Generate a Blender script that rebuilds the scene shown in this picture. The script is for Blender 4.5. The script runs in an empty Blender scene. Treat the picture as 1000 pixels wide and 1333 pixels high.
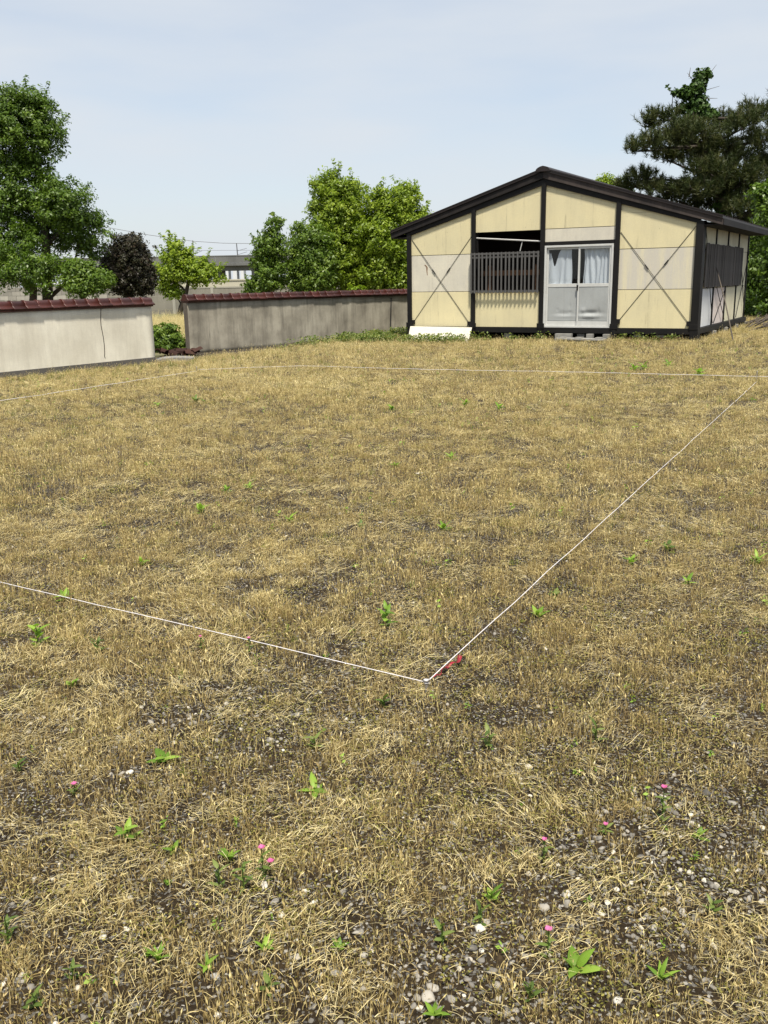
import bpy, math, random
import numpy as np
from mathutils import Vector, Matrix, Euler

R = math.radians
random.seed(7)
rng = np.random.default_rng(7)
scene = bpy.context.scene
COL = scene.collection

# ------------------------------------------------------------------ camera
F_PX, EYE, HORIZON, ROLL = 1200.0, 1.56, 367.0, R(1.0)
PITCH = math.atan((666.5 - HORIZON) / F_PX)
cam_data = bpy.data.cameras.new("camera")
cam = bpy.data.objects.new("camera", cam_data)
COL.objects.link(cam)
cam_data.sensor_fit = 'VERTICAL'
cam_data.sensor_height = 24.0
cam_data.lens = 24.0 * F_PX / 1333.0
cam_data.clip_start = 0.05
cam_data.clip_end = 6000
cam.location = (0, 0, EYE)
cam.matrix_world = (Matrix.Translation((0, 0, EYE)) @ Matrix.Rotation(math.pi / 2 - PITCH, 4, 'X')
                    @ Matrix.Rotation(-ROLL, 4, 'Z'))
scene.camera = cam

# ------------------------------------------------------------------ sky, sun, exposure
SUN_H, SUN_EL = Vector((0.16, -1.0, 0)).normalized(), R(64)
world = bpy.data.worlds.new("World")
scene.world = world
world.use_nodes = True
wn, wl = world.node_tree.nodes, world.node_tree.links
wn.clear()
w_out = wn.new('ShaderNodeOutputWorld')
w_bg = wn.new('ShaderNodeBackground')
w_sky = wn.new('ShaderNodeTexSky')
w_sky.sky_type = 'NISHITA'
w_sky.sun_disc = False
w_sky.sun_elevation = SUN_EL
w_sky.sun_rotation = math.atan2(SUN_H.x, SUN_H.y)
w_sky.air_density = 1.0
w_sky.dust_density = 1.2
w_sky.ozone_density = 1.2
w_tc = wn.new('ShaderNodeTexCoord')
w_map = wn.new('ShaderNodeMapping')
w_map.inputs['Scale'].default_value = (1.0, 1.0, 4.5)
w_map.inputs['Location'].default_value = (0.6, 0.0, 1.15)
w_noise = wn.new('ShaderNodeTexNoise')
w_noise.inputs['Scale'].default_value = 2.1
w_noise.inputs['Detail'].default_value = 5
w_noise.inputs['Roughness'].default_value = 0.5
w_ramp = wn.new('ShaderNodeMapRange')
w_ramp.inputs[1].default_value = 0.38
w_ramp.inputs[2].default_value = 0.64
w_ramp.inputs[3].default_value = 0.58
w_ramp.inputs[4].default_value = 0.95
w_mix = wn.new('ShaderNodeMixRGB')
w_mix.inputs[2].default_value = (4.5, 4.78, 5.1, 1)      # thin veil of cloud
w_bg.inputs['Strength'].default_value = 0.12
wl.new(w_tc.outputs['Generated'], w_map.inputs[0])
wl.new(w_map.outputs[0], w_noise.inputs['Vector'])
wl.new(w_noise.outputs['Fac'], w_ramp.inputs[0])
wl.new(w_ramp.outputs[0], w_mix.inputs[0])
wl.new(w_sky.outputs[0], w_mix.inputs[1])
wl.new(w_mix.outputs[0], w_bg.inputs[0])
wl.new(w_bg.outputs[0], w_out.inputs[0])

sun_data = bpy.data.lights.new("sun", 'SUN')
sun_data.energy = 4.9
sun_data.angle = R(5)
sun_data.color = (1.0, 0.94, 0.82)
sun = bpy.data.objects.new("sun", sun_data)
COL.objects.link(sun)
sun_dir = Vector((SUN_H.x * math.cos(SUN_EL), SUN_H.y * math.cos(SUN_EL), math.sin(SUN_EL)))
sun.rotation_euler = sun_dir.to_track_quat('Z', 'Y').to_euler()
sun.location = (20, -10, 40)

scene.view_settings.view_transform = 'Standard'
scene.view_settings.look = 'None'
scene.view_settings.gamma = 1.0
scene.view_settings.exposure = 0.45

# ------------------------------------------------------------------ helpers
def ray(px, py):
    dx, dy = px - 500, 666.5 - py
    c, s = math.cos(-ROLL), math.sin(-ROLL)
    a, b = (c * dx - s * dy) / F_PX, (s * dx + c * dy) / F_PX
    return Vector((a, math.cos(PITCH) + b * math.sin(PITCH), -math.sin(PITCH) + b * math.cos(PITCH)))

def at(px, py, Y):
    r = ray(px, py)
    return Vector((0, 0, EYE)) + r * (Y / r.y)

def ss(a, b, x):
    t = np.clip((x - a) / (b - a), 0, 1)
    return t * t * (3 - 2 * t)

def gz(x, y):
    """height of the lot: nearly flat, rising a little towards the shed"""
    return (ss(15, 21.5, y) * (0.12 + 0.10 * np.clip((x - 0.75) / 6, 0, 1)) * ss(-4.2, 0.5, x)
            * (1 - 0.0 * x))

def gzf(x, y):
    return float(gz(np.float64(x), np.float64(y)))

def gpt(px, py):
    r = ray(px, py)
    z = 0.0
    for _ in range(6):
        t = (z - EYE) / r.z
        p = Vector((0, 0, EYE)) + r * t
        z = gzf(p.x, p.y)
    return p

_tab = np.random.default_rng(3).random((256, 256))
def vnoise(x, y, seed=0):
    x = np.asarray(x, float) + seed * 37.17
    y = np.asarray(y, float) + seed * 11.73
    xi, yi = np.floor(x).astype(int), np.floor(y).astype(int)
    fx, fy = x - xi, y - yi
    fx, fy = fx * fx * (3 - 2 * fx), fy * fy * (3 - 2 * fy)
    a = _tab[xi % 256, yi % 256]; b = _tab[(xi + 1) % 256, yi % 256]
    c = _tab[xi % 256, (yi + 1) % 256]; d = _tab[(xi + 1) % 256, (yi + 1) % 256]
    return (a * (1 - fx) + b * fx) * (1 - fy) + (c * (1 - fx) + d * fx) * fy

def fbm(x, y, seed=0, octv=3):
    v, amp, tot = 0, 1.0, 0
    for k in range(octv):
        v = v + amp * vnoise(x * 2 ** k, y * 2 ** k, seed + k * 5)
        tot += amp
        amp *= 0.55
    return v / tot

def np_mesh(name, verts, faces, col=None, smooth=False):
    """verts (N,3), faces (M,3|4) numpy -> mesh; col (N,4) point colours"""
    me = bpy.data.meshes.new(name)
    verts = np.ascontiguousarray(verts, dtype=np.float32)
    faces = np.ascontiguousarray(faces, dtype=np.int32)
    k = faces.shape[1]
    me.vertices.add(len(verts)); me.vertices.foreach_set('co', verts.ravel())
    me.loops.add(faces.size); me.loops.foreach_set('vertex_index', faces.ravel())
    me.polygons.add(len(faces))
    me.polygons.foreach_set('loop_start', np.arange(0, faces.size, k, dtype=np.int32))
    if smooth:
        me.polygons.foreach_set('use_smooth', np.ones(len(faces), dtype=bool))
    if col is not None:
        at_ = me.attributes.new('bc', 'FLOAT_COLOR', 'POINT')
        at_.data.foreach_set('color', np.ascontiguousarray(col, dtype=np.float32).ravel())
    me.update(calc_edges=True)
    me.validate()
    return me

def link(name, me, mat=None, parent=None):
    ob = bpy.data.objects.new(name, me)
    COL.objects.link(ob)
    if mat is not None and me is not None and not me.materials:
        me.materials.append(mat)
    if parent is not None:
        ob.parent = parent
    return ob

def tag(o, label=None, cat=None, group=None, kind=None):
    if label: o['label'] = label
    if cat: o['category'] = cat
    if group: o['group'] = group
    if kind: o['kind'] = kind
    return o

def empty(name, loc=(0, 0, 0), rz=0.0):
    o = bpy.data.objects.new(name, None)
    COL.objects.link(o)
    o.location = loc
    o.rotation_euler = (0, 0, rz)
    return o

class MB:
    """collects simple solids into one mesh"""
    def __init__(self): self.v, self.f = [], []
    def box(self, x0, x1, y0, y1, z0, z1, bevel=0.0):
        i = len(self.v)
        self.v += [(x0,y0,z0),(x1,y0,z0),(x1,y1,z0),(x0,y1,z0),(x0,y0,z1),(x1,y0,z1),(x1,y1,z1),(x0,y1,z1)]
        self.f += [(i,i+3,i+2,i+1),(i+4,i+5,i+6,i+7),(i,i+1,i+5,i+4),(i+1,i+2,i+6,i+5),(i+2,i+3,i+7,i+6),(i+3,i,i+4,i+7)]
        return self
    def prism(self, poly, y0, y1):
        """poly [(x,z)] counter-clockwise seen from -y, extruded along y"""
        i, n = len(self.v), len(poly)
        self.v += [(x, y0, z) for x, z in poly] + [(x, y1, z) for x, z in poly]
        self.f.append(tuple(range(i, i + n)))
        self.f.append(tuple(range(i + 2 * n - 1, i + n - 1, -1)))
        for k in range(n):
            a, b = i + k, i + (k + 1) % n
            self.f.append((b, a, a + n, b + n))
        return self
    def hexa(self, p):
        """8 points: bottom ring 4, top ring 4"""
        i = len(self.v)
        self.v += [tuple(q) for q in p]
        self.f += [(i,i+3,i+2,i+1),(i+4,i+5,i+6,i+7),(i,i+1,i+5,i+4),(i+1,i+2,i+6,i+5),(i+2,i+3,i+7,i+6),(i+3,i,i+4,i+7)]
        return self
    def tube(self, pts, radii, n=8):
        pts = [Vector(p) for p in pts]
        if not hasattr(radii, '__len__'): radii = [radii] * len(pts)
        i0 = len(self.v)
        ref = None
        for k, p in enumerate(pts):
            d = (pts[min(k + 1, len(pts) - 1)] - pts[max(k - 1, 0)]).normalized()
            if ref is None:
                ref = d.orthogonal().normalized()
            ref = (ref - d * ref.dot(d)).normalized()
            b = d.cross(ref)
            for j in range(n):
                a = 2 * math.pi * j / n
                self.v.append(tuple(p + (ref * math.cos(a) + b * math.sin(a)) * radii[k]))
        for k in range(len(pts) - 1):
            for j in range(n):
                a, b_ = i0 + k * n + j, i0 + k * n + (j + 1) % n
                self.f.append((a, b_, b_ + n, a + n))
        self.f.append(tuple(i0 + n - 1 - j for j in range(n)))
        e = i0 + (len(pts) - 1) * n
        self.f.append(tuple(e + j for j in range(n)))
        return self
    def mesh(self, name, smooth=False):
        me = bpy.data.meshes.new(name)
        me.from_pydata(self.v, [], self.f)
        if smooth:
            for p in me.polygons: p.use_smooth = True
        me.update()
        return me
    def build(self, name, mat, parent=None, smooth=False, bevel=0.0):
        ob = link(name, self.mesh(name, smooth), mat, parent)
        if bevel:
            m = ob.modifiers.new('bevel', 'BEVEL')
            m.width = bevel; m.segments = 2; m.limit_method = 'ANGLE'
        return ob

# ------------------------------------------------------------------ materials
def new_mat(name):
    m = bpy.data.materials.new(name)
    m.use_nodes = True
    nt = m.node_tree
    p = nt.nodes['Principled BSDF']
    return m, nt, p

def ramp(nt, stops):
    r = nt.nodes.new('ShaderNodeValToRGB')
    e = r.color_ramp.elements
    while len(e) > 1: e.remove(e[-1])
    e[0].position = stops[0][0]; e[0].color = (*stops[0][1], 1)
    for pos, c in stops[1:]:
        k = e.new(pos); k.color = (*c, 1)
    return r

def noise(nt, scale, stretch=(1, 1, 1), detail=5, rough=0.55, coord='Object', loc=(0, 0, 0)):
    tc = nt.nodes.new('ShaderNodeTexCoord')
    mp = nt.nodes.new('ShaderNodeMapping')
    mp.inputs['Scale'].default_value = stretch
    mp.inputs['Location'].default_value = loc
    n = nt.nodes.new('ShaderNodeTexNoise')
    n.inputs['Scale'].default_value = scale
    n.inputs['Detail'].default_value = detail
    n.inputs['Roughness'].default_value = rough
    nt.links.new(tc.outputs[coord], mp.inputs[0])
    nt.links.new(mp.outputs[0], n.inputs['Vector'])
    return n

def mixc(nt, fac, a, b, mode='MIX'):
    m = nt.nodes.new('ShaderNodeMixRGB')
    m.blend_type = mode
    for sock, val in ((m.inputs[0], fac), (m.inputs[1], a), (m.inputs[2], b)):
        if isinstance(val, (int, float)): sock.default_value = val
        elif isinstance(val, tuple): sock.default_value = (*val, 1)
        else: nt.links.new(val, sock)
    return m.outputs[0]

def bump(nt, p, height, strength=0.3, dist=0.02):
    b = nt.nodes.new('ShaderNodeBump')
    b.inputs['Strength'].default_value = strength
    b.inputs['Distance'].default_value = dist
    nt.links.new(height, b.inputs['Height'])
    nt.links.new(b.outputs[0], p.inputs['Normal'])

def weathered(name, base, dark, streak=0.5, blotch=0.5, rough=0.8, scale=1.0, light=None, loc=(0, 0, 0), spec=0.3,
              bstr=0.08, vary=0.0, metal=0.0, drip=0.0):
    """painted or cement surface with blotches and rain streaks"""
    m, nt, p = new_mat(name)
    n1 = noise(nt, 1.1 * scale, (1, 1, 1), 6, 0.6, loc=loc)
    r1 = ramp(nt, [(0.38, (0, 0, 0)), (0.72, (1, 1, 1))])
    nt.links.new(n1.outputs['Fac'], r1.inputs[0])
    n2 = noise(nt, 3.0 * scale, (1.5, 1.5, 0.16), 7, 0.7, loc=loc)
    r2 = ramp(nt, [(0.45, (0, 0, 0)), (0.78, (1, 1, 1))])
    nt.links.new(n2.outputs['Fac'], r2.inputs[0])
    n3 = noise(nt, 38 * scale, (1, 1, 1), 4, 0.7, loc=loc)
    c = mixc(nt, 0.5, base, base)
    f1 = nt.nodes.new('ShaderNodeMath'); f1.operation = 'MULTIPLY'; f1.inputs[1].default_value = blotch
    nt.links.new(r1.outputs[0], f1.inputs[0])
    c = mixc(nt, f1.outputs[0], base, light if light else dark)
    f2 = nt.nodes.new('ShaderNodeMath'); f2.operation = 'MULTIPLY'; f2.inputs[1].default_value = streak
    nt.links.new(r2.outputs[0], f2.inputs[0])
    c = mixc(nt, f2.outputs[0], c, dark)
    r3 = ramp(nt, [(0.3, (0.93, 0.93, 0.93)), (0.7, (1.04, 1.04, 1.04))])
    nt.links.new(n3.outputs['Fac'], r3.inputs[0])
    c = mixc(nt, 1.0, c, r3.outputs[0], 'MULTIPLY')
    if drip:
        nd = noise(nt, 7.0 * scale, (1.6, 1.6, 0.10), 5, 0.7, loc=(loc[0] + 3.3, loc[1], loc[2] + 1.7))
        rd = ramp(nt, [(0.57, (0, 0, 0)), (0.72, (1, 1, 1))]); nt.links.new(nd.outputs['Fac'], rd.inputs[0])
        ng_ = noise(nt, 1.6 * scale, (1, 1, 1), 3, 0.6, loc=(loc[0], loc[1] + 5, loc[2]))
        rg_ = ramp(nt, [(0.42, (0, 0, 0)), (0.62, (1, 1, 1))]); nt.links.new(ng_.outputs['Fac'], rg_.inputs[0])
        fm = nt.nodes.new('ShaderNodeMath'); fm.operation = 'MULTIPLY'
        nt.links.new(rd.outputs[0], fm.inputs[0]); nt.links.new(rg_.outputs[0], fm.inputs[1])
        fd = nt.nodes.new('ShaderNodeMath'); fd.operation = 'MULTIPLY'; fd.inputs[1].default_value = drip
        nt.links.new(fm.outputs[0], fd.inputs[0])
        c = mixc(nt, fd.outputs[0], c, dark)
        # specks and small flakes
        ns = noise(nt, 24 * scale, (1, 1, 0.8), 3, 0.5, loc=loc)
        rs = ramp(nt, [(0.70, (0, 0, 0)), (0.75, (1, 1, 1))]); nt.links.new(ns.outputs['Fac'], rs.inputs[0])
        fs = nt.nodes.new('ShaderNodeMath'); fs.operation = 'MULTIPLY'; fs.inputs[1].default_value = drip * .8
        nt.links.new(rs.outputs[0], fs.inputs[0])
        c = mixc(nt, fs.outputs[0], c, dark)
    if vary:
        oi = nt.nodes.new('ShaderNodeObjectInfo')
        mr = nt.nodes.new('ShaderNodeMapRange')
        mr.inputs[3].default_value = 1 - vary; mr.inputs[4].default_value = 1 + vary
        nt.links.new(oi.outputs['Random'], mr.inputs[0])
        c = mixc(nt, 1.0, c, mr.outputs[0], 'MULTIPLY')
    nt.links.new(c, p.inputs['Base Color'])
    p.inputs['Roughness'].default_value = rough
    p.inputs['Specular IOR Level'].default_value = spec
    p.inputs['Metallic'].default_value = metal
    bump(nt, p, n3.outputs['Fac'], bstr, 0.01)
    return m

def leaf_mat(name, stops, trans=0.35, rough=0.55, tint=0.0, spec=0.3):
    """foliage: colour from the per-leaf attribute, some light passes through"""
    m, nt, p = new_mat(name)
    a = nt.nodes.new('ShaderNodeAttribute'); a.attribute_name = 'bc'
    sep = nt.nodes.new('ShaderNodeSeparateColor')
    nt.links.new(a.outputs['Color'], sep.inputs[0])
    fac = sep.outputs[0]
    if tint:
        t = nt.nodes.new('ShaderNodeAttribute'); t.attribute_name = 'tint'; t.attribute_type = 'INSTANCER'
        mx = nt.nodes.new('ShaderNodeMix'); mx.data_type = 'FLOAT'
        mx.inputs[0].default_value = tint
        nt.links.new(fac, mx.inputs[2]); nt.links.new(t.outputs['Fac'], mx.inputs[3])
        fac = mx.outputs[0]
    r = ramp(nt, stops)
    nt.links.new(fac, r.inputs[0])
    nt.links.new(r.outputs[0], p.inputs['Base Color'])
    p.inputs['Roughness'].default_value = rough
    p.inputs['Specular IOR Level'].default_value = spec
    if trans:
        tr = nt.nodes.new('ShaderNodeBsdfTranslucent')
        br = mixc(nt, 1.0, r.outputs[0], (1.25, 1.35, 0.75), 'MULTIPLY')
        nt.links.new(br, tr.inputs[0])
        ms = nt.nodes.new('ShaderNodeMixShader'); ms.inputs[0].default_value = trans
        nt.links.new(p.outputs[0], ms.inputs[1]); nt.links.new(tr.outputs[0], ms.inputs[2])
        nt.links.new(ms.outputs[0], nt.nodes['Material Output'].inputs[0])
    return m

M = {}
M['cream'] = weathered('cream_panel', (0.68, 0.60, 0.37), (0.25, 0.21, 0.14), 0.18, 0.75, 0.62, 1.0, light=(0.57, 0.515, 0.34), drip=1.0)
M['grey_panel'] = weathered('bare_board', (0.56, 0.525, 0.445), (0.38, 0.35, 0.29), 0.3, 0.8, 0.85, 1.4, light=(0.72, 0.67, 0.54), loc=(3, 2, 1), drip=0.6)
M['grey_flaked'] = weathered('flaked_board', (0.54, 0.505, 0.43), (0.70, 0.63, 0.40), 0.8, 0.5, 0.85, 1.6, light=(0.52, 0.48, 0.41), loc=(9, 4, 3), drip=0.8)
M['side_cream'] = weathered('side_cream_panel', (0.66, 0.62, 0.45), (0.35, 0.30, 0.20), 0.4, 0.4, 0.7, 1.2, loc=(5, 5, 5))
M['side_white'] = weathered('side_white_panel', (0.64, 0.65, 0.66), (0.38, 0.38, 0.38), 0.35, 0.3, 0.6, 1.2, loc=(2, 7, 5))
M['side_pink'] = weathered('side_pinkish_panel', (0.66, 0.58, 0.54), (0.42, 0.36, 0.32), 0.35, 0.3, 0.7, 1.2, loc=(1, 9, 5))
M['black_steel'] = weathered('black_painted_steel', (0.006, 0.006, 0.006), (0.015, 0.012, 0.011), 0.6, 0.5, 0.6, 2.0, spec=0.22)
M['fascia'] = weathered('dark_fascia_board', (0.010, 0.009, 0.009), (0.034, 0.028, 0.026), 0.5, 0.5, 0.7, 2.0, spec=0.2)
M['fascia_worn'] = weathered('worn_fascia_board', (0.030, 0.024, 0.022), (0.085, 0.066, 0.058), 0.6, 0.6, 0.75, 2.0, spec=0.3)
M['roofing'] = weathered('brown_roofing', (0.014, 0.010, 0.009), (0.024, 0.013, 0.011), 0.5, 0.5, 0.5, 1.5, spec=0.4)
M['alu'] = weathered('aluminium_frame', (0.58, 0.58, 0.56), (0.40, 0.40, 0.38), 0.4, 0.4, 0.45, 2.0, metal=0.1, spec=0.5)
M['door_grey'] = weathered('grey_door_panel', (0.36, 0.375, 0.375), (0.22, 0.22, 0.21), 0.3, 0.4, 0.5, 1.2, spec=0.4, drip=0.6)
M['grille'] = weathered('grey_grille_bar', (0.105, 0.102, 0.10), (0.05, 0.048, 0.045), 0.5, 0.4, 0.6, 3.0)
M['slat_dark'] = weathered('dark_weathered_slat', (0.055, 0.048, 0.045), (0.11, 0.10, 0.09), 0.7, 0.5, 0.85, 3.0, vary=0.35)
M['wood'] = weathered('brown_board', (0.20, 0.10, 0.05), (0.10, 0.05, 0.03), 0.5, 0.5, 0.75, 2.0)
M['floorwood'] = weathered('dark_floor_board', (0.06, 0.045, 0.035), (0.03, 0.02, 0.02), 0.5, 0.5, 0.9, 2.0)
M['white_board'] = weathered('pale_leaning_board', (0.55, 0.52, 0.43), (0.30, 0.28, 0.24), 0.5, 0.8, 0.7, 1.5, light=(0.47, 0.45, 0.41), drip=0.6)
M['concrete'] = weathered('grey_concrete', (0.25, 0.24, 0.22), (0.13, 0.125, 0.115), 0.5, 0.5, 0.9, 2.0, vary=0.15)
M['wall_white'] = weathered('cream_render', (0.74, 0.70, 0.59), (0.48, 0.44, 0.36), 0.6, 1.0, 0.9, 1.3, light=(0.57, 0.53, 0.435), loc=(4, 1, 8), drip=0.35)
M['wall_grey'] = weathered('stained_render', (0.38, 0.35, 0.285), (0.07, 0.062, 0.05), 0.7, 1.0, 0.92, 1.2, light=(0.165, 0.148, 0.118), loc=(7, 3, 2), drip=0.8)
M['plinth'] = weathered('dark_plinth', (0.12, 0.11, 0.10), (0.07, 0.065, 0.055), 0.5, 0.5, 0.95, 2.0)
M['crack'] = weathered('crack_dark', (0.05, 0.04, 0.035), (0.03, 0.03, 0.03), 0.2, 0.2, 0.95)
M['tile_red'] = weathered('glazed_red_tile', (0.085, 0.022, 0.016), (0.04, 0.016, 0.013), 0.5, 0.6, 0.42, 3.0, spec=0.35, vary=0.3, bstr=0.05)
M['tile_old'] = weathered('dirty_old_tile', (0.045, 0.018, 0.013), (0.03, 0.02, 0.015), 0.5, 0.5, 0.8, 3.0, spec=0.2, vary=0.3)
M['block'] = weathered('concrete_block', (0.34, 0.32, 0.28), (0.20, 0.19, 0.17), 0.4, 0.5, 0.95, 1.5, vary=0.28)
M['fence'] = weathered('fence_concrete', (0.235, 0.22, 0.185), (0.14, 0.13, 0.11), 0.6, 0.5, 0.95, 0.8, vary=0.12)
M['fence_post'] = weathered('fence_post_concrete', (0.34, 0.325, 0.28), (0.2, 0.19, 0.16), 0.5, 0.5, 0.95, 1.0)
M['viaduct'] = weathered('viaduct_concrete', (0.16, 0.16, 0.155), (0.08, 0.08, 0.08), 0.8, 0.5, 0.9, 0.13)
M['pale_wall'] = weathered('pale_render_far', (0.46, 0.43, 0.34), (0.36, 0.34, 0.28), 0.3, 0.4, 0.9, 0.2)
M['house_white'] = weathered('far_white_wall', (0.60, 0.61, 0.63), (0.5, 0.5, 0.5), 0.2, 0.2, 0.8, 0.3)
M['house_roof'] = weathered('far_grey_roof', (0.10, 0.10, 0.115), (0.07, 0.07, 0.08), 0.2, 0.2, 0.8, 0.3)
M['dark_glass'] = weathered('dark_window_glass', (0.03, 0.035, 0.04), (0.02, 0.02, 0.02), 0.1, 0.1, 0.15, spec=0.6)
M['rubber'] = weathered('black_rubber', (0.02, 0.02, 0.02), (0.03, 0.03, 0.03), 0.2, 0.2, 0.8)
M['van'] = weathered('white_car_paint', (0.74, 0.75, 0.77), (0.6, 0.6, 0.6), 0.1, 0.1, 0.25, spec=0.6)
M['curtain'] = weathered('grey_curtain_cloth', (0.60, 0.61, 0.66), (0.48, 0.48, 0.54), 0.3, 0.3, 0.9, 2.0)
M['white_rod'] = weathered('white_plastic_rail', (0.55, 0.54, 0.52), (0.35, 0.34, 0.33), 0.4, 0.3, 0.5)
M['string'] = weathered('white_string', (0.72, 0.69, 0.70), (0.5, 0.46, 0.46), 0.5, 0.5, 0.8, 20)
M['red_tape'] = weathered('red_tape', (0.30, 0.018, 0.035), (0.16, 0.012, 0.02), 0.4, 0.4, 0.5, 10)
M['peg_steel'] = weathered('peg_steel', (0.35, 0.33, 0.31), (0.18, 0.14, 0.11), 0.5, 0.5, 0.5, 20, metal=0.5)
M['bark'] = weathered('dark_bark', (0.060, 0.048, 0.038), (0.03, 0.025, 0.02), 0.6, 0.5, 0.95, 4.0, bstr=0.6)
M['bark_pale'] = weathered('grey_bark', (0.13, 0.11, 0.09), (0.06, 0.05, 0.04), 0.6, 0.5, 0.95, 4.0, bstr=0.6)
M['wire'] = weathered('cable_grey', (0.12, 0.12, 0.13), (0.1, 0.1, 0.1), 0.1, 0.1, 0.6)
M['stone'] = weathered('grey_stone', (0.30, 0.29, 0.27), (0.17, 0.165, 0.155), 0.2, 0.6, 0.85, 25, vary=0.35, bstr=0.4)
M['stone_white'] = weathered('white_stone', (0.60, 0.57, 0.51), (0.36, 0.33, 0.29), 0.4, 0.7, 0.8, 25, bstr=0.4)

# thin clear glass with a faint reflection
m, nt, p = new_mat('window_glass')
tr = nt.nodes.new('ShaderNodeBsdfTransparent'); tr.inputs[0].default_value = (0.93, 0.95, 0.95, 1)
gl = nt.nodes.new('ShaderNodeBsdfGlossy'); gl.inputs['Roughness'].default_value = 0.02
lw_ = nt.nodes.new('ShaderNodeLayerWeight'); lw_.inputs['Blend'].default_value = 0.5
pw = nt.nodes.new('ShaderNodeMath'); pw.operation = 'POWER'; pw.inputs[1].default_value = 5
ma = nt.nodes.new('ShaderNodeMath'); ma.operation = 'MULTIPLY_ADD'; ma.inputs[1].default_value = 0.6; ma.inputs[2].default_value = 0.025
ms = nt.nodes.new('ShaderNodeMixShader')
nt.links.new(lw_.outputs['Facing'], pw.inputs[0]); nt.links.new(pw.outputs[0], ma.inputs[0]); nt.links.new(ma.outputs[0], ms.inputs[0])
nt.links.new(tr.outputs[0], ms.inputs[1]); nt.links.new(gl.outputs[0], ms.inputs[2])
nt.links.new(ms.outputs[0], nt.nodes['Material Output'].inputs[0])
M['glass'] = m

# soil of the lot: dark earth with grit, drier and paler further out
m, nt, p = new_mat('lot_soil')
n1 = noise(nt, 0.7, (1, 1, 1), 6, 0.6)
n2 = noise(nt, 26, (1, 1, 1), 6, 0.75)
vo = nt.nodes.new('ShaderNodeTexVoronoi'); vo.inputs['Scale'].default_value = 150
tc = nt.nodes.new('ShaderNodeTexCoord'); nt.links.new(tc.outputs['Object'], vo.inputs['Vector'])
r1 = ramp(nt, [(0.30, (0.015, 0.010, 0.006)), (0.55, (0.036, 0.026, 0.015)), (0.8, (0.10, 0.072, 0.041))])
nt.links.new(n2.outputs['Fac'], r1.inputs[0])
r2 = ramp(nt, [(0.35, (0.55, 0.53, 0.5)), (0.7, (1.25, 1.2, 1.1))])
nt.links.new(n1.outputs['Fac'], r2.inputs[0])
c = mixc(nt, 1.0, r1.outputs[0], r2.outputs[0], 'MULTIPLY')
hs = nt.nodes.new('ShaderNodeSeparateColor'); nt.links.new(vo.outputs['Color'], hs.inputs[0])
rg = ramp(nt, [(0.0, (0.05, 0.047, 0.042)), (0.75, (0.14, 0.13, 0.115)), (1.0, (0.36, 0.34, 0.30))])
nt.links.new(hs.outputs[0], rg.inputs[0])
sel = ramp(nt, [(0.76, (0, 0, 0)), (0.80, (1, 1, 1))]); nt.links.new(hs.outputs[1], sel.inputs[0])
c = mixc(nt, sel.outputs[0], c, rg.outputs[0])
nt.links.new(c, p.inputs['Base Color']); p.inputs['Roughness'].default_value = 0.95
p.inputs['Specular IOR Level'].default_value = 0.15
bump(nt, p, n2.outputs['Fac'], 0.8, 0.02)
M['soil'] = m

m, nt, p = new_mat('far_ground')
n1 = noise(nt, 0.15, (1, 1, 1), 8, 0.7)
r1 = ramp(nt, [(0.35, (0.07, 0.085, 0.03)), (0.6, (0.17, 0.14, 0.075)), (0.8, (0.22, 0.18, 0.10))])
nt.links.new(n1.outputs['Fac'], r1.inputs[0]); nt.links.new(r1.outputs[0], p.inputs['Base Color'])
p.inputs['Roughness'].default_value = 0.95
M['far_ground'] = m

STRAW = [(0.0, (0.085, 0.056, 0.023)), (0.25, (0.225, 0.155, 0.064)), (0.5, (0.425, 0.320, 0.136)), (0.75, (0.65, 0.53, 0.25)), (1.0, (0.80, 0.69, 0.40))]
M['straw'] = leaf_mat('dry_straw', STRAW, 0.22, 0.6, 0.45, 0.35)
M['thatch'] = leaf_mat('lying_straw', [(0.0, (0.14, 0.10, 0.042)), (0.25, (0.38, 0.29, 0.125)), (0.55, (0.68, 0.565, 0.285)), (1.0, (0.85, 0.75, 0.46))], 0.2, 0.5, 0.35, 0.4)
M['sprout'] = leaf_mat('green_blades', [(0.0, (0.06, 0.09, 0.015)), (0.5, (0.15, 0.19, 0.035)), (1.0, (0.30, 0.30, 0.08))], 0.35, 0.5, 0.3)
M['cover'] = leaf_mat('low_leaves', [(0.0, (0.075, 0.066, 0.014)), (0.5, (0.19, 0.18, 0.035)), (1.0, (0.38, 0.33, 0.09))], 0.3, 0.5, 0.3)
M['weed_leaf'] = leaf_mat('bright_weed_leaf', [(0.0, (0.10, 0.19, 0.022)), (0.6, (0.22, 0.36, 0.04)), (1.0, (0.34, 0.48, 0.08))], 0.4, 0.45, 0)
M['weed_dull'] = leaf_mat('dull_weed_leaf', [(0.0, (0.065, 0.11, 0.02)), (0.6, (0.14, 0.20, 0.04)), (1.0, (0.23, 0.27, 0.08))], 0.35, 0.5, 0)
M['weed_pale'] = leaf_mat('pale_weed_leaf', [(0.0, (0.05, 0.085, 0.015)), (0.5, (0.13, 0.18, 0.035)), (1.0, (0.27, 0.29, 0.08))], 0.3, 0.5, 0)
M['petal'] = leaf_mat('pink_petal', [(0.0, (0.55, 0.10, 0.30)), (1.0, (0.68, 0.20, 0.42))], 0.3, 0.6, 0)
M['fleck'] = leaf_mat('tiny_blossom', [(0.0, (0.75, 0.73, 0.66)), (0.6, (0.72, 0.70, 0.60)), (1.0, (0.65, 0.55, 0.10))], 0.2, 0.6, 0)
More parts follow.
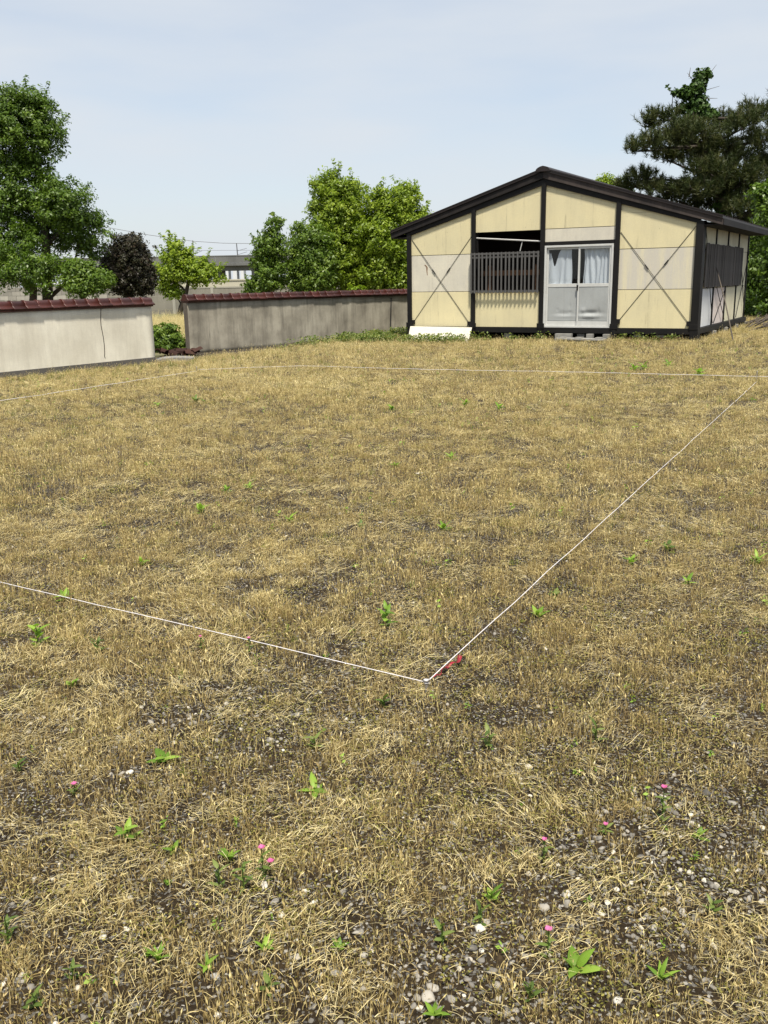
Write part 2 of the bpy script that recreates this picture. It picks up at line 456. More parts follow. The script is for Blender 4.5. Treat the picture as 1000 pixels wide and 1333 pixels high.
M['gravel'] = leaf_mat('gravel_stone', [(0.0, (0.055, 0.052, 0.048)), (0.40, (0.16, 0.148, 0.13)), (0.68, (0.30, 0.275, 0.235)), (0.88, (0.48, 0.44, 0.37)), (1.0, (0.68, 0.65, 0.58))], 0, 0.8, 0.85)
M['leaf_dark'] = leaf_mat('leaf_deep_green', [(0.0, (0.026, 0.055, 0.008)), (0.5, (0.075, 0.135, 0.014)), (1.0, (0.15, 0.22, 0.025))], 0.30, 0.42, 0, 0.4)
M['leaf_bright'] = leaf_mat('leaf_fresh_green', [(0.0, (0.065, 0.11, 0.010)), (0.5, (0.18, 0.26, 0.018)), (1.0, (0.33, 0.40, 0.04))], 0.38, 0.45, 0, 0.4)
M['leaf_mid'] = leaf_mat('leaf_mid_green', [(0.0, (0.04, 0.08, 0.012)), (0.5, (0.10, 0.17, 0.02)), (1.0, (0.19, 0.26, 0.035))], 0.33, 0.45, 0, 0.4)
M['leaf_purple'] = leaf_mat('leaf_purple_brown', [(0.0, (0.012, 0.011, 0.008)), (0.45, (0.026, 0.018, 0.012)), (0.75, (0.030, 0.034, 0.013)), (1.0, (0.075, 0.045, 0.030))], 0.15, 0.5, 0, 0.3)
M['needle'] = leaf_mat('pine_needle', [(0.0, (0.020, 0.034, 0.009)), (0.5, (0.045, 0.062, 0.016)), (1.0, (0.105, 0.105, 0.034))], 0.2, 0.55, 0, 0.3)
M['ivy'] = leaf_mat('ivy_leaf', [(0.0, (0.018, 0.038, 0.008)), (0.6, (0.042, 0.085, 0.014)), (1.0, (0.08, 0.14, 0.022))], 0.2, 0.5, 0, 0.3)

# ------------------------------------------------------------------ ground
xs = np.concatenate([[-3000, -800, -200, -60, -25], np.arange(-14, 14.01, 0.5), [25, 60, 200, 800, 3000]])
ys = np.concatenate([[-3000, -500, -60, -10], np.arange(-3, 32.01, 0.5), [45, 80, 200, 600, 3500]])
GX, GY = np.meshgrid(xs, ys)
GZ = gz(GX, GY)
nx, ny = len(xs), len(ys)
idx = np.arange(nx * ny).reshape(ny, nx)
quads = np.stack([idx[:-1, :-1], idx[:-1, 1:], idx[1:, 1:], idx[1:, :-1]], -1).reshape(-1, 4)
ground = link('ground', np_mesh('ground', np.stack([GX, GY, GZ], -1).reshape(-1, 3), quads, smooth=True), M['soil'])
tag(ground, 'dark gravelly soil of the vacant lot under the dry grass', kind='structure')

# a sheet of rougher land beyond the lot walls
fl = MB()
fx0 = [(-4.9, 22.2), (0.2, 28.0), (0.5, 33.5), (16, 33.5), (60, 33), (2500, 60), (2500, 3000), (-2500, 3000), (-2500, 26), (-30, 20), (-12, 14), (-7.2, 16.5), (-5.2, 19.4)]
fl.v = [(x, y, gzf(x, y) + 0.006) for x, y in fx0]
fl.f = [tuple(range(len(fx0)))]
# (kept above the lot sheet only where the lot sheet is flat)
o = fl.build('field', M['far_ground']); tag(o, 'dry grassy land beyond the boundary walls', kind='structure')

# ------------------------------------------------------------------ the shed
SA = Vector((0.751, 23.681, 0.0)); STH = -0.516
BAY = 1.726; W = 4 * BAY; DEP = 6.6
ZB, Z1, Z2 = 0.46, 1.30, 2.17
shed = empty('prefab_shed', SA, STH)
tag(shed, 'old gabled cream panel shed with black steel posts and grey sliding door', 'shed')
def top(u): return 3.70 - 0.285 * abs(u - W / 2)
def part(name, mb, mat, parent=None, **k): return mb.build(name, M[mat], parent or shed, **k)
def panel(u0, u1, z0, z1, mat, sub=None, y0=0.0, y1=0.035, sloped=False):
    g = 0.006
    mb = MB()
    if sloped:
        pts = [(u0, z0 + g), (u1, z0 + g), (u1, top(u1) - 0.01)]
        if u0 < W / 2 - 1e-3 < u1 - 1e-3: pts.append((W / 2, top(W / 2) - .01))
        pts.append((u0, top(u0) - 0.01))
        mb.prism(pts, y0, y1)
    else:
        mb.box(u0, u1, y0, y1, z0 + g, z1 - g)
    return part('wall_panel', mb, mat, bevel=0.003)
for b in range(4):
    a0, a1 = b * BAY, (b + 1) * BAY
    if b in (0, 3):
        panel(a0, a1, ZB, Z1, 'cream'); panel(a0, a1, Z1, Z2, 'grey_panel' if b == 0 else 'grey_flaked', y0=0.004)
        # the top panel is cut by a seam near the slope
        zs = 2.93
        ub = W / 2 - (3.70 - zs) / 0.285
        if b == 3: ub = W - ub
        lo, hi = (a0, ub) if b == 0 else (ub, a1)
        mb = MB()
        if b == 0:
            mb.prism([(a0, Z2 + .006), (a1, Z2 + .006), (a1, zs - .004), (ub, zs - .004), (a0, top(a0) - .01)], 0, .035)
        else:
            mb.prism([(a0, Z2 + .006), (a1, Z2 + .006), (a1, top(a1) - .01), (ub, zs - .004), (a0, zs - .004)], 0, .035)
        part('wall_panel', mb, 'cream', bevel=.003)
        mb = MB()
        if b == 0: mb.prism([(ub, zs), (a1, zs), (a1, top(a1) - .01)], .002, .035)
        else: mb.prism([(a0, zs), (ub, zs), (a0, top(a0) - .01)], .002, .035)
        part('wall_panel', mb, 'cream')
    else:
        zs = 3.40
        ub = W / 2 - (3.70 - zs) / 0.285
        if b == 2: ub = W - ub
        zl = 2.655 if b == 1 else 2.67
        mb = MB()
        if b == 1: mb.prism([(a0, zl), (a1, zl), (a1, zs - .003), (ub, zs - .003), (a0, top(a0) - .01)], 0, .035)
        else: mb.prism([(a0, zl), (a1, zl), (a1, top(a1) - .01), (ub, zs - .003), (a0, zs - .003)], 0, .035)
        part('wall_panel', mb, 'cream', bevel=.003)
        mb = MB()
        if b == 1: mb.prism([(ub, zs), (a1, zs), (a1, top(a1) - .01)], .002, .035)
        else: mb.prism([(a0, zs), (ub, zs), (a0, top(a0) - .01)], .002, .035)
        part('wall_panel', mb, 'cream')
        if b == 1:
            panel(a0, a1, ZB, 1.285, 'cream')
        else:
            panel(a0, a1, 2.375, 2.665, 'grey_panel', y0=.004)
# posts of the front, from the ground to the slope
for k in range(5):
    u = k * BAY
    hw = 0.05
    x0, x1 = u - hw, u + hw
    if k == 0: x0, x1 = -0.06, 0.05
    if k == 4: x0, x1 = W - 0.06, W + 0.10
    gl_ = gzf(SA.x + math.cos(STH) * u, SA.y + math.sin(STH) * u) - 0.05
    mb = MB()
    if k == 2: mb.prism([(x0, gl_), (x1, gl_), (x1, top(x1)), (u, top(u)), (x0, top(x0))], -0.055, 0.06)
    else: mb.prism([(x0, gl_), (x1, gl_), (x1, top(x1)), (x0, top(x0))], -0.055, 0.06)
    part('post', mb, 'black_steel', bevel=.004)
    part('bracket', MB().box(u - .09, u + .09, -.064, -.05, ZB - .02, ZB + .10), 'black_steel', bevel=.003)
part('sill_beam', MB().box(-0.07, W + 0.11, -0.045, 0.07, 0.34, 0.455), 'black_steel', bevel=.004)
part('door_lintel', MB().box(2 * BAY + .05, 3 * BAY - .05, -0.03, 0.05, 2.302, 2.375), 'black_steel')
part('window_sill', MB().box(BAY + .05, 2 * BAY - .05, -0.01, 0.05, 1.286, 1.31), 'black_steel')
# gable plates, fascia boards, roof
OH, VO = 0.476, 0.09
def roof_z(u): return 3.955 - 0.303 * abs(u - W / 2)
for sgn in (-1, 1):
    ue = -OH if sgn < 0 else W + OH
    mid = W / 2
    um = -0.02 if sgn < 0 else W + 0.02
    pts = [(um, top(um) - 0.075), (mid, top(mid) - 0.075), (mid, top(mid) + 0.05), (um, top(um) + 0.05)]
    if sgn > 0: pts = [pts[1], pts[0], pts[3], pts[2]]
    part('gable_plate', MB().prism(pts, -0.045, 0.05), 'black_steel')
    pts = [(ue, roof_z(ue) - 0.175), (mid, roof_z(mid) - 0.195), (mid, roof_z(mid) - 0.045), (ue, roof_z(ue) - 0.045)]
    if sgn > 0: pts = [pts[1], pts[0], pts[3], pts[2]]
    part('fascia_board', MB().prism(pts, -VO, -VO + 0.03), 'fascia' if sgn < 0 else 'fascia_worn', bevel=.003)
    part('fascia_board', MB().prism(pts, DEP + VO - .03, DEP + VO), 'fascia', bevel=.003)
    # the slope: deck plus standing ribs
    pts = [(ue, roof_z(ue) - 0.044), (mid, roof_z(mid) - 0.044), (mid, roof_z(mid)), (ue, roof_z(ue))]
    if sgn > 0: pts = [pts[1], pts[0], pts[3], pts[2]]
    slope = part('roof', MB().prism(pts, -VO - 0.03, DEP + VO + .03), 'roofing')
    n = 24
    for k in range(n + 1):
        yy = -VO - 0.02 + (DEP + 2 * VO + .02) * k / n
        pts2 = [(ue, roof_z(ue) + .001), (mid, roof_z(mid) + .001), (mid, roof_z(mid) + .024), (ue, roof_z(ue) + .024)]
        if sgn > 0: pts2 = [pts2[1], pts2[0], pts2[3], pts2[2]]
        MBk = MB().prism(pts2, yy - .018, yy + .018)
        ob = MBk.build('roof_rib', M['roofing'], slope)
    x0, x1 = (ue - .02, ue + .015) if sgn < 0 else (ue - .015, ue + .02)
    part('eave_board', MB().box(x0, x1, -VO + .032, DEP + VO - .032, roof_z(ue) - .17, roof_z(ue) - .046), 'fascia')
    # soffit boards of the eave
    us0, us1 = (ue + .02, -.02) if sgn < 0 else (W + .02, ue - .02)
    part('soffit', MB().box(us0, us1, -VO + .04, DEP + VO - .04, roof_z(ue) - .168, roof_z(ue) - .15), 'fascia')
# ridge cap
mb = MB()
prof = []
for k in range(9):
    a = math.pi * k / 8
    prof.append((W / 2 + .17 * math.cos(a), 3.935 + .085 * math.sin(a) - .02 * abs(math.cos(a))))
prof = [(W / 2 - .17, 3.90), (W / 2 + .17, 3.90)] + prof
mb.prism(prof, -VO - .06, DEP + VO + .06)
part('ridge_cap', mb, 'roofing')
# tie rods crossed in the outer bays
def rod(p0, p1, r=.009, mat='black_steel', parent=None, name='tie_rod'):
    t = part(name, MB().tube([p0, p1], r, 6), mat, parent)
    return t
for (a, b_) in (((.07, 2.55), (1.66, .50)), ((1.66, 2.57), (.06, .53)), ((5.24, 2.53), (6.84, .53)), ((6.87, 2.64), (5.23, .57))):
    t = rod((a[0], -.009, a[1]), (b_[0], -.011, b_[1]), .0055)
    dx, dz = b_[0] - a[0], b_[1] - a[1]
    for f in (.35,):
        q0 = (a[0] + dx * f, -.0145, a[1] + dz * f); q1 = (a[0] + dx * (f + .05), -.0145, a[1] + dz * (f + .05))
        MB().tube([q0, q1], .013, 6).build('turnbuckle', M['black_steel'], t)
    e = (b_[0] - dx * .02, -.062, b_[1] - dz * .02)
    MB().box(e[0] - .045, e[0] + .045, -.05, -.008, e[2] - .05, e[2] + .05).build('anchor_plate', M['black_steel'], t)
# rust scar on the grey panel
mb = MB(); mb.prism([(.40, 1.94), (.45, 1.90), (.46, 1.78), (.475, 1.70), (.487, 1.70), (.48, 1.80), (.49, 1.88), (.47, 1.915), (.42, 1.955)], 0.0012, 0.006)
part('rust_scar', mb, 'wood')

# window grille
grille = empty('window_grille', (0, 0, 0)); grille.parent = shed
bar_me = MB().box(-.017, .017, -.135, -.11, 1.255, 2.19).mesh('bar')
for k in range(18):
    ob = link('bar', bar_me, M['grille'], grille)
    ob.location.x = 1.715 + k * (3.375 - 1.715) / 17
    ob.rotation_euler.y = random.uniform(-.006, .006)
for z, h in ((2.16, .022), (2.08, .02), (1.30, .022)):
    part('rail', MB().box(1.69, 3.40, -.109, -.085, z - h, z + h), 'grille', grille)
for u in (1.72, 3.37):
    part('bracket', MB().box(u - .03, u + .03, -.085, -.056, 2.04, 2.09), 'black_steel', grille)
    part('bracket', MB().box(u - .03, u + .03, -.085, -.056, 1.36, 1.41), 'black_steel', grille)
# what is left of the window inside: rail, broken rod, cross board
part('window_rail', MB().tube([(1.72, .045, 2.535), (3.42, .045, 2.40)], .018, 6), 'white_rod')
part('window_rail', MB().tube([(2.93, .06, 2.44), (2.87, .06, 2.20)], .011, 6), 'white_rod')
for u in (1.78, 3.37): part('window_jamb', MB().box(u, u + .03, .05, .09, 1.31, 2.65), 'black_steel')

# sliding door
door = empty('sliding_door', (0, 0, 0)); door.parent = shed
DU0, DU1, DZ0, DZ1 = 3.505, 5.10, .465, 2.298
fr_ = MB().box(DU0, DU0 + .045, -.035, .06, DZ0, DZ1).box(DU1 - .045, DU1, -.035, .06, DZ0, DZ1)
fr_.box(DU0 + .045, DU1 - .045, -.035, .06, DZ1 - .045, DZ1).box(DU0 + .045, DU1 - .045, -.035, .06, DZ0, DZ0 + .04)
part('door_frame', fr_, 'alu', door, bevel=.004)
def leaf(u0, u1, y0, name='door_leaf', dents=()):
    lf = MB()
    z0, z1, zm = DZ0 + .042, DZ1 - .047, 1.375
    lf.box(u0, u0 + .04, y0, y0 + .03, z0, z1).box(u1 - .04, u1, y0, y0 + .03, z0, z1)
    lf.box(u0 + .04, u1 - .04, y0, y0 + .03, z0, z0 + .10).box(u0 + .04, u1 - .04, y0, y0 + .03, zm, zm + .075).box(u0 + .04, u1 - .04, y0, y0 + .03, z1 - .045, z1)
    L = part(name, lf, 'alu', door, bevel=.003)
    # lower sheet, a little dented
    nu, nz = 30, 30
    U, Z = np.meshgrid(np.linspace(u0 + .035, u1 - .035, nu), np.linspace(z0 + .095, zm + .005, nz))
    Yd = np.full_like(U, y0 + .012) + .004 * (vnoise(U * 3, Z * 3, 2) - .5)
    for (cu, cz, ru, rz, dpt) in dents:
        Yd += dpt * np.exp(-(((U - cu) / ru) ** 2 + ((Z - cz) / rz) ** 2))
    ii = np.arange(nu * nz).reshape(nz, nu)
    q = np.stack([ii[:-1, :-1], ii[:-1, 1:], ii[1:, 1:], ii[1:, :-1]], -1).reshape(-1, 4)
    sh = link('lower_panel', np_mesh('lower_panel', np.stack([U, Yd, Z], -1).reshape(-1, 3), q, smooth=True), M['door_grey'], L)
    sol = sh.modifiers.new('thick', 'SOLIDIFY'); sol.thickness = .004; sol.offset = 1
    MB().box(u0 + .036, u1 - .036, y0 + .012, y0 + .017, zm + .07, z1 - .04).build('pane', M['glass'], L)
    return L
L1 = leaf(DU0 + .047, 4.335, .02, dents=((3.98, .78, .2, .05, .012), (4.0, .72, .22, .03, -.012), (4.12, .95, .015, .05, .01), (3.83, .87, .02, .02, .012), (4.13, .82, .03, .015, .01)))
L2 = leaf(4.30, DU1 - .047, -.016, dents=((4.62, .80, .22, .045, .03), (4.60, .72, .24, .03, -.026), (4.45, .84, .05, .05, -.018), (4.80, .86, .02, .06, .012)))
MB().box(4.285, 4.318, -.036, -.016, 1.30, 1.42).build('door_lock', M['black_steel'], L2)

# curtains hang inside the door, each its own thing
def curtain(u0, u1, ztop, zbot, waves, label, amp=.028, notch=False):
    nu, nz = 80, 40
    V = []
    for j in range(nz):
        t = j / (nz - 1)
        for i in range(nu):
            s = i / (nu - 1)
            zt = ztop
            uu = u0 + (u1 - u0) * s
            if notch:
                # top edge has come off its hooks and sags
                k = math.exp(-((s - .30) / .17) ** 2)
                zt = ztop - .40 * k - (.05 if s < .1 else 0)
                uu += .05 * math.sin(s * 6) * t * (1 - t)
            z = zt + (zbot - zt) * t
            y = .066 + amp * math.sin(s * waves * 2 * math.pi + .8 * math.sin(t * 2.2 + s * 7)) * (.6 + .5 * t) + .004 * math.sin(9 * s + 4 * t)
            if notch:
                y -= .012 * math.exp(-((s - .30 + .08 * t) / .12) ** 2) * (1 - t)
            V.append((uu + .015 * math.sin(t * 5 + s * 11), y, z))
    ii = np.arange(nu * nz).reshape(nz, nu)
    q = np.stack([ii[:-1, :-1], ii[:-1, 1:], ii[1:, 1:], ii[1:, :-1]], -1).reshape(-1, 4)
    ob = link('curtain', np_mesh('curtain', np.array(V), q, smooth=True), M['curtain'])
    sol = ob.modifiers.new('thick', 'SOLIDIFY'); sol.thickness = .004
    ob.location = SA; ob.rotation_euler = (0, 0, STH)
    tag(ob, label, 'curtain')
curtain(3.555, 4.13, 2.24, 1.30, 3.2, 'grey curtain sagging off its hooks behind the left door pane', .013, True)
curtain(4.41, 5.05, 2.24, 1.30, 6.0, 'grey pleated curtain hanging straight behind the right door pane', .02)
part('curtain_rail', MB().tube([(3.54, .10, 2.255), (5.06, .10, 2.255)], .008, 6), 'white_rod')

# the right side wall
side_posts = [1.90, 3.46, 5.02, 6.58]
for k, v in enumerate(side_posts):
    hw = .03 if k < 3 else .05
    gl_ = 0.1
    part('post', MB().box(W - .05, W + .035, v - hw, v + hw, gl_, 2.70), 'black_steel')
part('post', MB().box(W - .02, W + .10, .062, .24, .12, 2.70), 'black_steel', bevel=.004)
vb = [.24] + side_posts
for k in range(4):
    v0, v1 = vb[k], vb[k + 1]
    low = ['side_white', 'side_pink', 'side_cream', 'side_cream'][k]
    g = .03
    splits = [(v0 + (.0 if k == 0 else g), v1 - g)]
    if k == 0: splits = [(.24, .85), (.86, 1.87)]
    for (s0, s1) in splits:
        part('wall_panel', MB().box(W - .03, W + .006, s0, s1, ZB, 1.295), low, bevel=.003)
        part('wall_panel', MB().box(W - .03, W + .004, s0, s1, 1.305, 2.165), 'side_cream')
        part('wall_panel', MB().box(W - .03, W + .006, s0, s1, 2.175, 2.695), 'side_cream', bevel=.003)
part('sill_beam', MB().box(W - .05, W + .09, .071, DEP + .05, .34, .455), 'black_steel')
for (a, b_) in (((.35, 2.6), (1.85, .5)), ((1.95, .5), (3.3, 1.3)), ((5.1, 2.2), (6.5, .5)), ((6.5, 2.2), (5.1, .5)), ((2.1, 1.3), (3.4, .52))):
    rod((W + .06, a[0], a[1]), (W + .055, b_[0], b_[1]))
shut = empty('shutter', (0, 0, 0)); shut.parent = shed
sl_me = MB().box(.04, .062, -.075, .075, 1.32, 2.26).mesh('slat')
for k in range(32):
    ob = link('slat', sl_me, M['slat_dark'], shut)
    ob.location = (W + random.uniform(0, .012), .68 + k * .153, random.uniform(-.012, .012) - (.06 if k > 10 else 0) * 0)
    ob.rotation_euler.x = random.uniform(-.006, .006)
part('rail', MB().box(W + .008, W + .038, .62, 5.52, 2.10, 2.15).box(W + .008, W + .038, .62, 5.52, 1.42, 1.47), 'black_steel', shut)

# left and back walls, floor, ground beams
for k in range(4):
    v0, v1 = k * 1.64 + .07, (k + 1) * 1.64 + .03
    for z0, z1 in ((ZB, 1.295), (1.305, 2.165), (2.175, 2.695)):
        part('wall_panel', MB().box(-.006, .03, v0, v1, z0, z1), 'cream')
    part('post', MB().box(-.035, .05, v1 - .0, v1 + .04, .05, 2.70), 'black_steel')
part('sill_beam', MB().box(-.09, .05, .071, DEP + .05, .34, .455), 'black_steel')
for b in range(4):
    panel(b * BAY, (b + 1) * BAY, ZB, 2.6, 'cream', y0=DEP + .01, y1=DEP + .045, sloped=True)
part('added_dark_ceiling', MB().box(.05, W - .06, .07, DEP, 2.70, 2.715), 'floorwood')  # dark lining added overhead to keep the inside of the shed black
part('added_dark_backing', MB().box(.05, W - .06, 2.4, 2.43, .45, 2.69), 'floorwood')  # dark sheet added across the room so the window opening looks unlit
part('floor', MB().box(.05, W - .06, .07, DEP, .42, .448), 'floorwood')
# footings under the sills
for u in (0, BAY, 2 * BAY, 3 * BAY, W):
    part('footing', MB().box(u - .13, u + .13, -.1 + .001, .16, .0, .165 + .02 * (u / W)), 'concrete', bevel=.01)
for u in (.86, 2.6, 4.4, 5.7, 6.2):
    part('footing', MB().box(u - .09, u + .09, .03, .2, .02, .33), 'concrete', bevel=.01)
for v in (1.9, 3.46, 5.02, 6.58):
    part('footing', MB().box(W - .12, W + .14, v - .1, v + .1, .0, .33), 'concrete', bevel=.01)
part('ledger', MB().box(5.3, 6.7, .0, .05, .22, .27), 'wood')

def local(u, y, z=0):
    c, s = math.cos(STH), math.sin(STH)
    return Vector((SA.x + c * u - s * y, SA.y + s * u + c * y, z))

# bench board inside behind the grille: a thing of its own
o = MB().box(1.72, 3.43, .42, .46, 1.66, 1.78).box(1.9, 1.98, .46, .52, .45, 1.9).box(3.1, 3.18, .46, .52, .45, 1.9).build('shelf_rack', M['wood'])
o.location = SA; o.rotation_euler = (0, 0, STH)
tag(o, 'brown board seen inside the shed behind the window grille', 'rack')

# pale board leaning at the left corner
b0, b1 = gpt(530, 446), gpt(609, 446)
t0, t1 = local(.03, -.07, .47), local(1.72, -.07, .455)
nrm = (b1 - b0).cross(t0 - b0).normalized()
th = nrm * -.02
b0.z -= .01; b1.z -= .01
o = MB().hexa([b0 + th, b1 + th, b1, b0, t0 + th, t1 + th, t1, t0]).build('leaning_board', M['white_board'], bevel=.003)
tag(o, 'pale white board leaning against the foot of the shed at its corner', 'board')

# doorstep: plank on blocks, and spare blocks under the sill
sz = .17
def block(u0, u1, y0, y1, z0, z1, label):
    mb = MB()
    g_ = .012
    mb.box(u0, u1, y0, y1, z0, z0 + (z1 - z0) * .42).box(u0 + g_, u1 - g_, y0 + g_, y1 - g_, z0 + (z1 - z0) * .42 - .001, z0 + (z1 - z0) * .52)
    mb.box(u0, u1, y0, y1, z0 + (z1 - z0) * .52 - .001, z1)
    o = mb.build('concrete_block', M['concrete'], bevel=.006)
    o.location = SA; o.rotation_euler = (0, 0, STH)
    tag(o, label, 'block', 'blocks under the doorstep')
block(4.05, 4.17, -.50, -.25, .12, .275, 'small concrete block carrying the left end of the doorstep plank')
block(4.42, 4.57, -.50, -.25, .12, .275, 'small concrete block under the middle of the doorstep plank')
block(4.88, 5.02, -.46, -.25, .12, .275, 'small concrete block under the right end of the doorstep plank')
block(3.86, 4.24, -.20, -.06, .14, .335, 'long concrete block tucked under the sill behind the doorstep')
block(4.60, 4.74, -.20, -.06, .14, .335, 'small concrete block standing under the sill behind the plank')
block(4.98, 5.12, -.20, -.06, .14, .335, 'small concrete block under the sill by the right door edge')
o = MB().box(3.97, 5.08, -.55, -.22, .277, .315).build('plank', M['concrete'], bevel=.006)
o.location = SA; o.rotation_euler = (0, R(.8), STH)
tag(o, 'grey plank laid on blocks as a doorstep before the sliding door', 'plank')

# stick leaning on the right side wall
p0 = gpt(955, 446); p1 = local(W + .10, 1.65, 1.75)
o = MB().tube([p0, p0.lerp(p1, .5) + Vector((.02, 0, .01)), p1], [.016, .014, .010], 7).build('stick', M['bark_pale'], smooth=True)
tag(o, 'thin crooked stick leaning against the right side of the shed', 'stick')

# ------------------------------------------------------------------ boundary walls with tile coping
def tile_mesh():
    """one coping tile: round crown, sloped skirts, raised collar at one end"""
    def prof(sc):
        out = []
        out.append((-.155, 0.0)); out.append((-.155, .022)); out.append((-.09 * sc, .062))
        for k in range(9):
            a = math.pi * (1 - k / 8)
            out.append((.086 * sc * math.cos(a), .068 + .082 * sc * math.sin(a)))
        out.append((.09 * sc, .062)); out.append((.155, .022)); out.append((.155, 0.0))
        return out
    L = .278
    rings = [(0, 1.12), (.03, 1.12), (.036, 1.0), (L, .97)]
    v, f = [], []
    n = len(prof(1))
    for x, s in rings:
        v += [(x, y, z) for y, z in prof(s)]
    for r in range(len(rings) - 1):
        for k in range(n):
            a, b = r * n + k, r * n + (k + 1) % n
            f.append((a, b, b + n, a + n))
    f.append(tuple(range(n - 1, -1, -1))); f.append(tuple(range((len(rings) - 1) * n, len(rings) * n)))
    me = bpy.data.meshes.new('coping_tile'); me.from_pydata(v, [], f)
    for p_ in me.polygons: p_.use_smooth = len(p_.vertices) == 4
    me.update(); me.materials.append(M['tile_red'])
    return me
TILE = tile_mesh()
def boundary_wall(P0, P1, z0, ztop, mat, label, plinth, t0):
    d = (P1 - P0); L = d.length; az = math.atan2(d.y, d.x)
    w_ = empty('boundary_wall', (P0.x, P0.y, 0), az)
    tag(w_, label, 'wall')
    # body with a slightly uneven face
    nxx, nzz = int(L / .12), 10
    U, Z = np.meshgrid(np.linspace(0, L, nxx), np.linspace(z0, ztop, nzz))
    Yf = -.075 + .006 * (fbm(U * 1.3, Z * 1.3, 4) - .5)
    ii = np.arange(nxx * nzz).reshape(nzz, nxx)
    q = np.stack([ii[:-1, :-1], ii[:-1, 1:], ii[1:, 1:], ii[1:, :-1]], -1).reshape(-1, 4)
    front = np.stack([U, Yf, Z], -1).reshape(-1, 3)
    body = link('wall_body', np_mesh('wall_body', front, q, smooth=False), M[mat], w_)
    sol = body.modifiers.new('thick', 'SOLIDIFY'); sol.thickness = .15; sol.offset = -1
    if plinth:
        MB().box(-.01, L + .004, -.088, .085, -.06, plinth).build('plinth', M['plinth'], w_)
    MB().box(-.02, L + .02, -.11, .11, ztop + .001, ztop + .035).build('coping_bed', M['tile_red'], w_)
    n = int((L + .06) / .272)
    for k in range(n):
        ob = link('coping_tile', TILE, None, w_)
        ob.location = (L + .03 - (k + 1) * .272 if t0 else -.03 + k * .272, random.uniform(-.008, .008), ztop + .036 + random.uniform(-.004, .004))
        ob.rotation_euler = (random.uniform(-.03, .03), random.uniform(-.014, .014), random.uniform(-.025, .025))
    return w_, L
# the cream wall runs on past the left of the picture
Wa, Wb = Vector((-6.754, 16.421, 0)), Vector((-4.745, 19.377, 0))
Wa2 = Wa + (Wa - Wb).normalized() * 4.5
bw1, L1w = boundary_wall(Wa2, Wb, .0, 1.155, 'wall_white', 'low cream rendered wall with dark red tile coping and a vertical crack', .13, True)
bw1.rotation_euler.y = 0
# crack down the cream wall
cu = L1w - 1.29
pts = [(cu + dx, z) for dx, z in ((.005, 1.15), (-.012, 1.05), (-.028, .93), (-.03, .83), (-.012, .70), (.0, .60), (.006, .45), (.002, .33), (-.012, .24), (.0, .2))]
mb = MB()
poly = [(x + .006, z) for x, z in pts] + [(x - .006, z) for x, z in reversed(pts)]
for (a, b_) in zip(pts[:-1], pts[1:]):
    mb.prism([(b_[0] - .006, b_[1]), (b_[0] + .006, b_[1]), (a[0] + .006, a[1]), (a[0] - .006, a[1])], -.0815, -.070)
mb.build('crack', M['crack'], bw1)
Wc, Wd = Vector((-4.543, 22.056, 0)), Vector((0.855, 28.178, 0))
Wd = Wd + (Wd - Wc).normalized() * 1.4
bw2, L2w = boundary_wall(Wc, Wd, -.05, 1.165, 'wall_grey', 'long grey rain-stained wall with red tile coping running behind the shed', 0, False)
MB().box(-.028, -.002, -.06, .06, .02, 1.16).build('end_board', M['bark_pale'], bw2)
p0 = gpt(497, 434); p0.y -= .1
dw = (Wd - Wc).normalized()
p1 = Wc + dw * 7.25 + Vector((dw.y, -dw.x, 0)) * .085; p1.z = 1.1
p0 = Wc + dw * 6.95 + Vector((dw.y, -dw.x, 0)) * .30; p0.z = gzf(p0.x, p0.y)
o = MB().tube([p0, p1], .014, 6).build('iron_rod', M['black_steel'])
tag(o, 'thin dark rod leaning on the grey wall near the shed corner', 'rod')

# stone step and broken tiles in the gap between the walls
q = gpt(222, 470)
mb = MB()
mb.prism([(-.55, 0), (.5, 0), (.5, .09), (.1, .11), (-.1, .10), (-.55, .03)], -.22, .22)
o = mb.build('stone_step', M['concrete'], bevel=.015); o.location = (q.x, q.y, gzf(q.x, q.y) - .015); o.rotation_euler.z = R(8)
tag(o, 'grey stone step lying in the gap between the two walls', 'step')
q = gpt(228, 465)
tile_piece = MB()
for k in range(5):
    a0, a1 = math.pi * k / 5, math.pi * (k + 1) / 5
    tile_piece.hexa([( -.12, .08*math.cos(a0), .08*math.sin(a0)), (.12, .08*math.cos(a0), .08*math.sin(a0)), (.12, .08*math.cos(a1), .08*math.sin(a1)), (-.12, .08*math.cos(a1), .08*math.sin(a1)),
                     (-.12, .095*math.cos(a0), .095*math.sin(a0)), (.12, .095*math.cos(a0), .095*math.sin(a0)), (.12, .095*math.cos(a1), .095*math.sin(a1)), (-.12, .095*math.cos(a1), .095*math.sin(a1))])
tp_me = tile_piece.mesh('broken_tile')
for k in range(11):
    ob = link('broken_tile', tp_me, M['tile_old'])
    ob.location = (q.x - .45 + k * .085 + random.uniform(-.05, .05), q.y + .35 + random.uniform(-.15, .2), .02 + random.uniform(0, .09))
    ob.rotation_euler = (random.uniform(-.6, .6), random.uniform(-.4, .4), random.uniform(0, 3))
    tag(ob, 'broken red coping tile in the heap behind the stone step', 'tile', 'broken tiles heaped in the gap')

